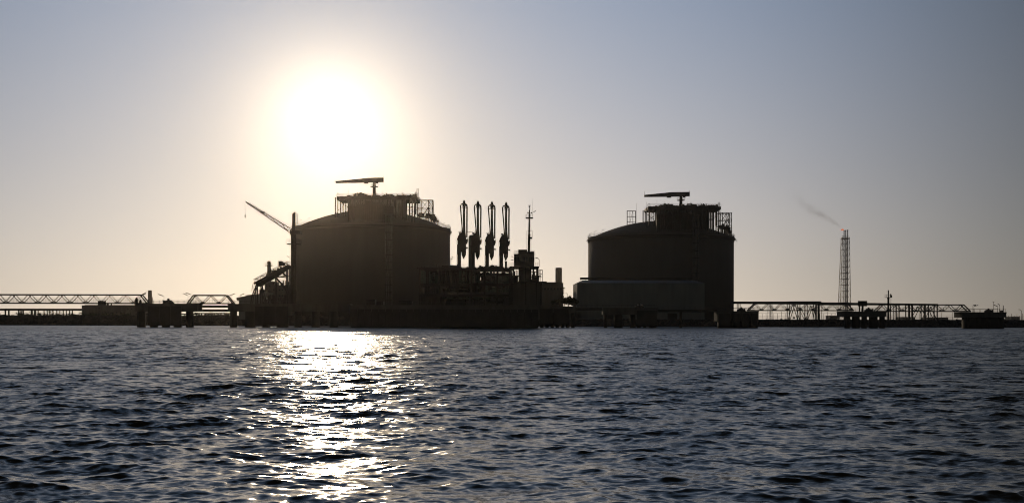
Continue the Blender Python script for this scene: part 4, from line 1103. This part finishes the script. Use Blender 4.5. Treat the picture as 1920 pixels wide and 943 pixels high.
rack('pipe_rack', 'low pipe rack behind the left dolphin and its piles', 254, 366, 575, [(575, 578), (587.5, 590)], (262, 276, 300, 330, 346), group='pipe racks on the shore')

# ---------------------------------------------------------------- right shore: trestle, flare tower, mast, fence
D = 484
x = lambda u, d=D: PX(u, d); z = lambda v: PZ(v, 1570, D)
t = thing('pipe_trestle', 'long pipe trestle on braced legs along the right shore', 'pipe trestle', (x(1568), D, 3.1))
for (a, va, b, vb, r_) in ((1374, 566.8, 1541, 566.6, .36), (1374, 568.6, 1760, 571.2, .34), (1480, 565.8, 1540, 565.6, .25), (1540, 567.8, 1760, 570.4, .3)):
    MB().tube((x(a), D + 1, z(va)), (x(b), D + 1, z(vb)), r_, n=10).build('pipe', 'pipe_lagging', t, smooth=True)
    MB().tube((x(a), D + 3, z(va)), (x(b), D + 3, z(vb)), r_ * .9, n=10).build('pipe', 'pipe_lagging', t, smooth=True)
MB().box(x(1374), x(1540), D, D + 4, z(568.7), z(567.6)).build('pipe_bed', 'dark_steel', t)
MB().box(x(1540), x(1760.5), D, D + 4, z(572), z(570.6)).build('pipe_bed', 'dark_steel', t)
for y in (D + .2, D + 3.8):
    for (p, q, w_) in (((1480, 600), (1480, 569), .36), ((1490, 569.5), (1481.5, 600), .26), ((1491, 569.5), (1499.6, 600), .26), ((1500, 600), (1500, 569), .34), ((1501, 575), (1513, 600), .24), ((1513.6, 600), (1513.6, 569), .34), ((1525, 570), (1514.5, 600), .26), ((1525, 570), (1531, 600), .24),
                     ((1530.5, 600), (1530.5, 569), .34), ((1534.5, 600), (1534.5, 569), .62), ((1443.5, 600), (1443.5, 569), .16), ((1448, 600), (1448, 569), .16), ((1541, 600), (1541, 572), .2),
                     ((1385.5, 582), (1385.5, 569), .3), ((1389, 582), (1389, 569), .2),
                     ((1675, 600), (1675, 572), .22), ((1680.5, 600), (1680.5, 572), .2), ((1686, 600), (1686, 572), .42), ((1704, 600), (1704, 572), .42), ((1710.5, 600), (1710.5, 572), .66), ((1726, 572), (1713, 600), .26),
                     ((1733, 600), (1733, 572), .4), ((1726, 572), (1733, 588), .26), ((1741, 600), (1741, 572), .4), ((1745, 573), (1757, 600), .28), ((1745, 573), (1734, 600), .24), ((1757.5, 600), (1757.5, 572), .44)):
        MB().bar((x(p[0]), y, z(p[1]) - .4), (x(q[0]), y, z(q[1])), w_).build('leg', 'dark_steel', t)
m = MB()
for k in range(9):
    v = 571 + k * 3.3
    for (a, b) in ((1443.5, 1448), (1675, 1680.5)):
        m.bar((x(a), D + .2, z(v)), (x(b), D + .2, z(v + 3.3)), .09); m.bar((x(b), D + .2, z(v)), (x(a), D + .2, z(v + 3.3)), .09)
m.build('lattice', 'dark_steel', t)

DF = 1400.0
x = lambda u: PX(u, DF); z = lambda v: PZ(v, 1583, DF)
t = thing('flare_tower', 'tall lattice flare tower with three flare pipes on the right', 'flare tower', (x(1582), DF, 3))
H = z(446)
def corner(i, h):
    """corner post position at height h"""
    s = 1 - (h - 3) / (H - 3); w = (13.2 + 8.0 * s) / 2 * DF / F; cxp = x(1584 - 2.0 * s)
    dx, dy = ((-1, -1), (1, -1), (1, 1), (-1, 1))[i]
    return Vector((cxp + dx * w * (.98 if i < 2 else .8), DF + dy * w, h))
lv = [z(v) for v in np.linspace(600, 446, 15)]
for i in range(4): MB().bar(corner(i, lv[0]), corner(i, lv[-1]), .5).build('corner_post', 'galvanised_steel', t)
for j in range(15):
    for i in range(4): MB().bar(corner(i, lv[j]), corner((i+1) % 4, lv[j]), .36).build('ring_beam', 'galvanised_steel', t)
    if j < 14:
        for i in range(4):
            mid = (corner(i, lv[j+1]) + corner((i+1) % 4, lv[j+1])) / 2
            MB().bar(corner(i, lv[j]), mid, .22).build('brace', 'galvanised_steel', t); MB().bar(corner((i+1) % 4, lv[j]), mid, .22).build('brace', 'galvanised_steel', t)
for u, r_, v in ((1582.4, .6, 431.8), (1585.6, .62, 431.4), (1589.2, .6, 431)):
    MB().lathe((x(u), DF, 3), [(r_, 0), (r_, z(434) - 3), (r_ * 1.35, z(432.5) - 3), (r_ * 1.35, z(v) - 3)], 10).build('flare_pipe', 'dark_steel', t, smooth=True)
m = MB(); m.box(x(1577), x(1590.5), DF - 4, DF + 4, z(448.6), z(447.8)); rail(m, (x(1577), DF - 4, z(447.8)), (x(1590), DF - 4, z(447.8)), 3.0, 3, .25); m.build('top_platform', 'dark_steel', t)
m = MB(); ladder(m, (x(1577.6), DF - 4.5, 3), (x(1577.6), DF - 4.5, z(442)), 1.4, 1.6, .25); m.build('ladder', 'galvanised_steel', t)
MB().bar((x(1592), DF, z(568)), (x(1603), DF, z(600)), .9).build('stay', 'galvanised_steel', t)

# the flame: a small wind-blown tongue, and its smoke
m_, nt, p = principled('flame')
p.inputs['Base Color'].default_value = (0.9, 0.2, 0.05, 1); p.inputs['Emission Color'].default_value = (1.0, 0.24, 0.11, 1); p.inputs['Emission Strength'].default_value = 3.0
bm = bmesh.new(); bmesh.ops.create_icosphere(bm, subdivisions=3, radius=1)
for v in bm.verts:
    c = v.co; s = (c.x + 1) / 2          # 0 at the pipe, 1 downwind
    w_ = sin(pi * min(1, max(.02, s)) ** .8) * (1 - .35 * s) + .1
    lift = 1.6 * s + .9 * sin(6 * s + 2 * c.y)
    v.co = Vector((-s * 5.6, c.y * 1.3 * w_ + .2 * sin(7 * c.z), c.z * 2.0 * w_ + lift * .8 + .5 * sin(9 * s) * c.z))
me = bpy.data.meshes.new('flame'); bm.to_mesh(me); bm.free(); me.materials.append(m_)
o = bpy.data.objects.new('flame', me); col.objects.link(o); o.location = (x(1582), DF, z(431.5)); o.scale = (.75, .75, .6)
me.polygons.foreach_set('use_smooth', [True] * len(me.polygons))
tag(o, 'small orange flame blown left at the top of the flare tower', 'flame')
sm = bpy.data.materials.new('smoke'); sm.use_nodes = True
N, L = sm.node_tree.nodes, sm.node_tree.links; N.clear()
out = N.new('ShaderNodeOutputMaterial'); pv = N.new('ShaderNodeVolumePrincipled'); L.new(pv.outputs[0], out.inputs['Volume'])
pv.inputs['Color'].default_value = (.55, .40, .32, 1); pv.inputs['Anisotropy'].default_value = .2
tcn = N.new('ShaderNodeTexCoord'); nz = N.new('ShaderNodeTexNoise'); nz.inputs['Scale'].default_value = .12; nz.inputs['Detail'].default_value = 4
L.new(tcn.outputs['Object'], nz.inputs[0])
sx = N.new('ShaderNodeSeparateXYZ'); L.new(tcn.outputs['Object'], sx.inputs[0])
def sm_math(op, a, b=None):
    n = N.new('ShaderNodeMath'); n.operation = op
    for i, q in enumerate((a, b)):
        if q is None: continue
        if isinstance(q, (int, float)): n.inputs[i].default_value = q
        else: L.new(q, n.inputs[i])
    return n.outputs[0]
# the plume climbs along its own axis, widens and thins out downwind
u_ = sm_math('MULTIPLY', sx.outputs[0], -1.0)
ax = sm_math('ADD', sm_math('MULTIPLY', u_, .66), sm_math('MULTIPLY', sm_math('SINE', sm_math('MULTIPLY', u_, .11)), 1.6))
wd = sm_math('ADD', sm_math('MULTIPLY', u_, .12), 1.2)
n2 = N.new('ShaderNodeTexNoise'); n2.inputs['Scale'].default_value = .3; L.new(tcn.outputs['Object'], n2.inputs[0])
dz = sm_math('DIVIDE', sm_math('ADD', sm_math('SUBTRACT', sx.outputs[2], ax), sm_math('MULTIPLY', sm_math('SUBTRACT', n2.outputs[0], .5), 9.0)), wd)
dy_ = sm_math('DIVIDE', sx.outputs[1], wd)
r2 = sm_math('ADD', sm_math('MULTIPLY', dz, dz), sm_math('MULTIPLY', dy_, dy_))
core = sm_math('POWER', math.e, sm_math('MULTIPLY', r2, -1.3))
fall = N.new('ShaderNodeMapRange'); L.new(u_, fall.inputs[0]); fall.inputs[1].default_value = 3; fall.inputs[2].default_value = 74; fall.inputs[3].default_value = 1; fall.inputs[4].default_value = 0
mr = N.new('ShaderNodeMapRange'); L.new(nz.outputs[0], mr.inputs[0]); mr.inputs[1].default_value = .38; mr.inputs[2].default_value = .62; mr.inputs[3].default_value = .25; mr.inputs[4].default_value = 1
f2 = sm_math('POWER', fall.outputs[0], 1.8)
dens = sm_math('MULTIPLY', sm_math('MULTIPLY', sm_math('MULTIPLY', core, f2), mr.outputs[0]), .12)
L.new(dens, pv.inputs['Density'])
bm = bmesh.new(); bmesh.ops.create_icosphere(bm, subdivisions=4, radius=1)
for v in bm.verts:
    c = v.co.copy(); s = (1 - c.x) / 2; q = max(.12, sqrt(max(0, 1 - c.x * c.x))); w_ = (3.0 + 20 * s) * min(1, q * 2.2)
    v.co = Vector((-2 - 76 * s, c.y / q * w_, c.z / q * w_ + .66 * (2 + 76 * s)))
me = bpy.data.meshes.new('smoke_plume'); bm.to_mesh(me); bm.free(); me.materials.append(sm)
o = bpy.data.objects.new('smoke_plume', me); col.objects.link(o); o.location = (x(1582), DF, z(431.5))
tag(o, 'thin brown smoke plume drifting up to the left from the flare', 'smoke', kind='stuff')

DP = 476
x = lambda u: PX(u, DP); z = lambda v: PZ(v, 1665, DP)
t = thing('beacon_mast', 'short thick mast with a small round platform right of the flare tower', 'mast', (x(1665.5), DP, 3))
MB().lathe((x(1665.6), DP, 2.6), [(.5, 0), (.42, z(562) - 2.6), (.55, z(558) - 2.6)], 12).build('lower_pole', 'dark_steel', t, smooth=True)
MB().tube((x(1665.6), DP, z(558)), (x(1665.6), DP, z(544)), .26, n=10).build('upper_pole', 'dark_steel', t)
MB().tube((x(1665.6), DP, z(558)), (x(1665.6), DP, z(557)), 1.55, n=14).build('platform', 'dark_steel', t)
m = MB()
for k in range(10):
    a, b = 2*pi*k/10, 2*pi*(k+1)/10; p_ = Vector((x(1665.6) + 1.5*cos(a), DP + 1.5*sin(a), z(557))); q = Vector((x(1665.6) + 1.5*cos(b), DP + 1.5*sin(b), z(557)))
    m.bar(p_, p_ + Vector((0, 0, .95)), .07); m.bar(p_ + Vector((0, 0, .95)), q + Vector((0, 0, .95)), .07)
m.build('platform_railing', 'galvanised_steel', t)
m = MB(); m.box(x(1669), x(1672.4), DP - .3, DP + .3, z(557), z(553.4)); m.tube((x(1670), DP, z(553.4)), (x(1670), DP, z(551)), .2, .32); m.build('beacon', 'dark_steel', t)
MB().bar((x(1670.4), DP, z(600)), (x(1670.4), DP, z(557)), .12).build('ladder_rail', 'galvanised_steel', t)

def fence(label, a, b, D, step, ytop, base=600, tall=None, rails=(1.0, .55), bars=0):
    t = thing('fence', label, 'fence', P((a+b)/2, base, D), 'shore fences')
    u = a; k = 0
    while u <= b:
        h = ytop if not tall or k % tall[1] else tall[0]
        MB().bar(P(u, base + 1, D), P(u, h, D), .12).build('post', 'galvanised_steel', t); u += step; k += 1
    m = MB(); H_ = base - ytop
    for l in rails: m.bar(P(a, base - H_*l, D), P(b, base - H_*l, D), .09)
    m.build('rail', 'galvanised_steel', t)
    if bars:
        m = MB(); u = a
        while u < b: m.bar(P(u, base, D), P(u, base - 6, D), .05); u += bars
        tag(m.build('wire', 'galvanised_steel', t, split=False), kind='stuff')
    return t
fence('thin shore fence under the gangway between right tank and flare tower', 1422, 1583, 500, 7.2, 587.2, tall=(584, 3), bars=1.4)
fence('thin shore fence between the beacon mast and the rightmost dolphin', 1662, 1805, 492, 10.3, 591.5, tall=(585.5, 2), bars=1.5)
fence('thin shore fence behind and right of the rightmost dolphin', 1886, 2010, 486, 5.2, 592, tall=(588, 2), bars=1.5)
t = thing('notice_box', 'small dark box by the fence behind the trestle legs', 'box', P(1489, 600, 496))
MB().box(PX(1487.2, 496), PX(1490.8, 496), 496, 496.4, PZ(597, 1489, 496), PZ(594, 1489, 496)).build('box', 'dark_steel', t)
MB().bar(P(1489, 600.5, 496.2), P(1489, 597, 496.2), .12).build('post', 'dark_steel', t)

# far plant that the haze has nearly swallowed
for (a, b, v, D_, lab) in ((1690, 1716, 594.5, 1500, 'low hazy shed far behind the right fence, left one'), (1738, 1778, 595.2, 1500, 'low hazy shed far behind the right fence, right one'), (1896, 1912, 594, 1500, 'small hazy shed far behind at the right edge'), (1556, 1574, 592, 1500, 'hazy shed far behind, left of the flare tower')):
    t = thing('far_shed', lab, 'building', P((a+b)/2, 600, D_), 'far sheds in the haze')
    MB().box(PX(a, D_), PX(b, D_), D_, D_ + 20, 3, PZ(v, a, D_)).build('wall', 'tank_concrete', t)
    MB().box(PX(a - .4, D_), PX(b + .4, D_), D_ - 1, D_ + 21, PZ(v, a, D_) + .01, PZ(v - .5, a, D_)).build('roof', 'roof_sheet', t)

# ---------------------------------------------------------------- trees and scrub
def leaf_cloud(mb, c, rx, ry, rz_, n, size, r):
    for i in range(n):
        while True:
            p = Vector((r.uniform(-1, 1), r.uniform(-1, 1), r.uniform(-1, 1)))
            if p.length < 1: break
        p = Vector((p.x * rx, p.y * ry, p.z * rz_)) + c
        a = Vector((r.gauss(0, 1), r.gauss(0, 1), r.gauss(0, 1))).normalized(); b = a.orthogonal().normalized(); s = size * r.uniform(.6, 1.4)
        q = a.cross(b) * .55
        mb.add([p - b*s, p + q*s, p + b*s, p - q*s], [(0, 1, 2, 3)])
def tree(px, ybase, ytop, D, w, label, seed, group='trees between office block and shed'):
    r = random.Random(seed); b = P(px, ybase, D); h = (ybase - ytop) * D / F; W = w * D / F / 2
    t = thing('tree', label, 'tree', b, group)
    m = MB(); m.tube(b - Vector((0,0,.5)), b + Vector((0, 0, h*.55)), .22, .12, 7)
    tips = []
    for k in range(6):
        a = 2*pi*k/6 + r.random(); s = b + Vector((0, 0, h * r.uniform(.25, .5))); q = s + Vector((cos(a) * W * .6, sin(a) * W * .6, h * .25)); m.tube(s, q, .1, .04, 5); tips.append(q)
    m.build('trunk', 'bark', t)
    m = MB()
    for q in tips + [b + Vector((0, 0, h * .75))]:
        for k in range(3): leaf_cloud(m, q + Vector((r.gauss(0, W*.3), r.gauss(0, W*.3), r.gauss(0, h*.1))), W * .38, W * .38, h * .17, 70, .34, r)
    m.build('crown', 'leaves', t)
for k, (px, yt_, w_) in enumerate(((1058, 557.5, 14), (1066, 556.5, 16), (1074, 559, 14), (1079, 561, 10), (1049, 560, 14), (1040, 562, 12))):
    tree(px, 577, yt_, 500 + 4*k, w_, ('broad dark tree, third of the row right of the office block', 'tallest dark tree in the gap before the long shed', 'dark tree second from the long shed', 'small dark tree nearest to the long shed', 'dark tree at the office block corner', 'low dark tree in front of the office block')[k], 40 + k)
r = random.Random(9); m = MB()
for i in range(150):
    px = r.uniform(-60, 250) if i < 110 else r.uniform(366, 440); D_ = r.uniform(540, 556); h = abs(r.gauss(0, 1)) * 1.1 + .5
    base = PZ(592, px, D_) * 0 + 4.4
    leaf_cloud(m, Vector((PX(px, D_), D_, base + h * .45)), r.uniform(.8, 2.4), 1.2, h * .6, 55, .26, r)
tag(m.build('scrub', 'leaves'), 'ragged low scrub along the top of the left shore bank', kind='stuff')

# ---------------------------------------------------------------- haze
if HAZE:
    hz = bpy.data.materials.new('haze'); hz.use_nodes = True
    N, L = hz.node_tree.nodes, hz.node_tree.links; N.clear()
    out = N.new('ShaderNodeOutputMaterial'); pv = N.new('ShaderNodeVolumePrincipled'); L.new(pv.outputs[0], out.inputs['Volume'])
    pv.inputs['Color'].default_value = (*HAZE_COL, 1); pv.inputs['Density'].default_value = HAZE; pv.inputs['Anisotropy'].default_value = HAZE_G
    m = MB(); m.box(-4300, 4300, -4300, 4300, -6, 190); o = m.build('haze', hz); tag(o, 'thin warm haze filling the air over water and plant', kind='stuff')
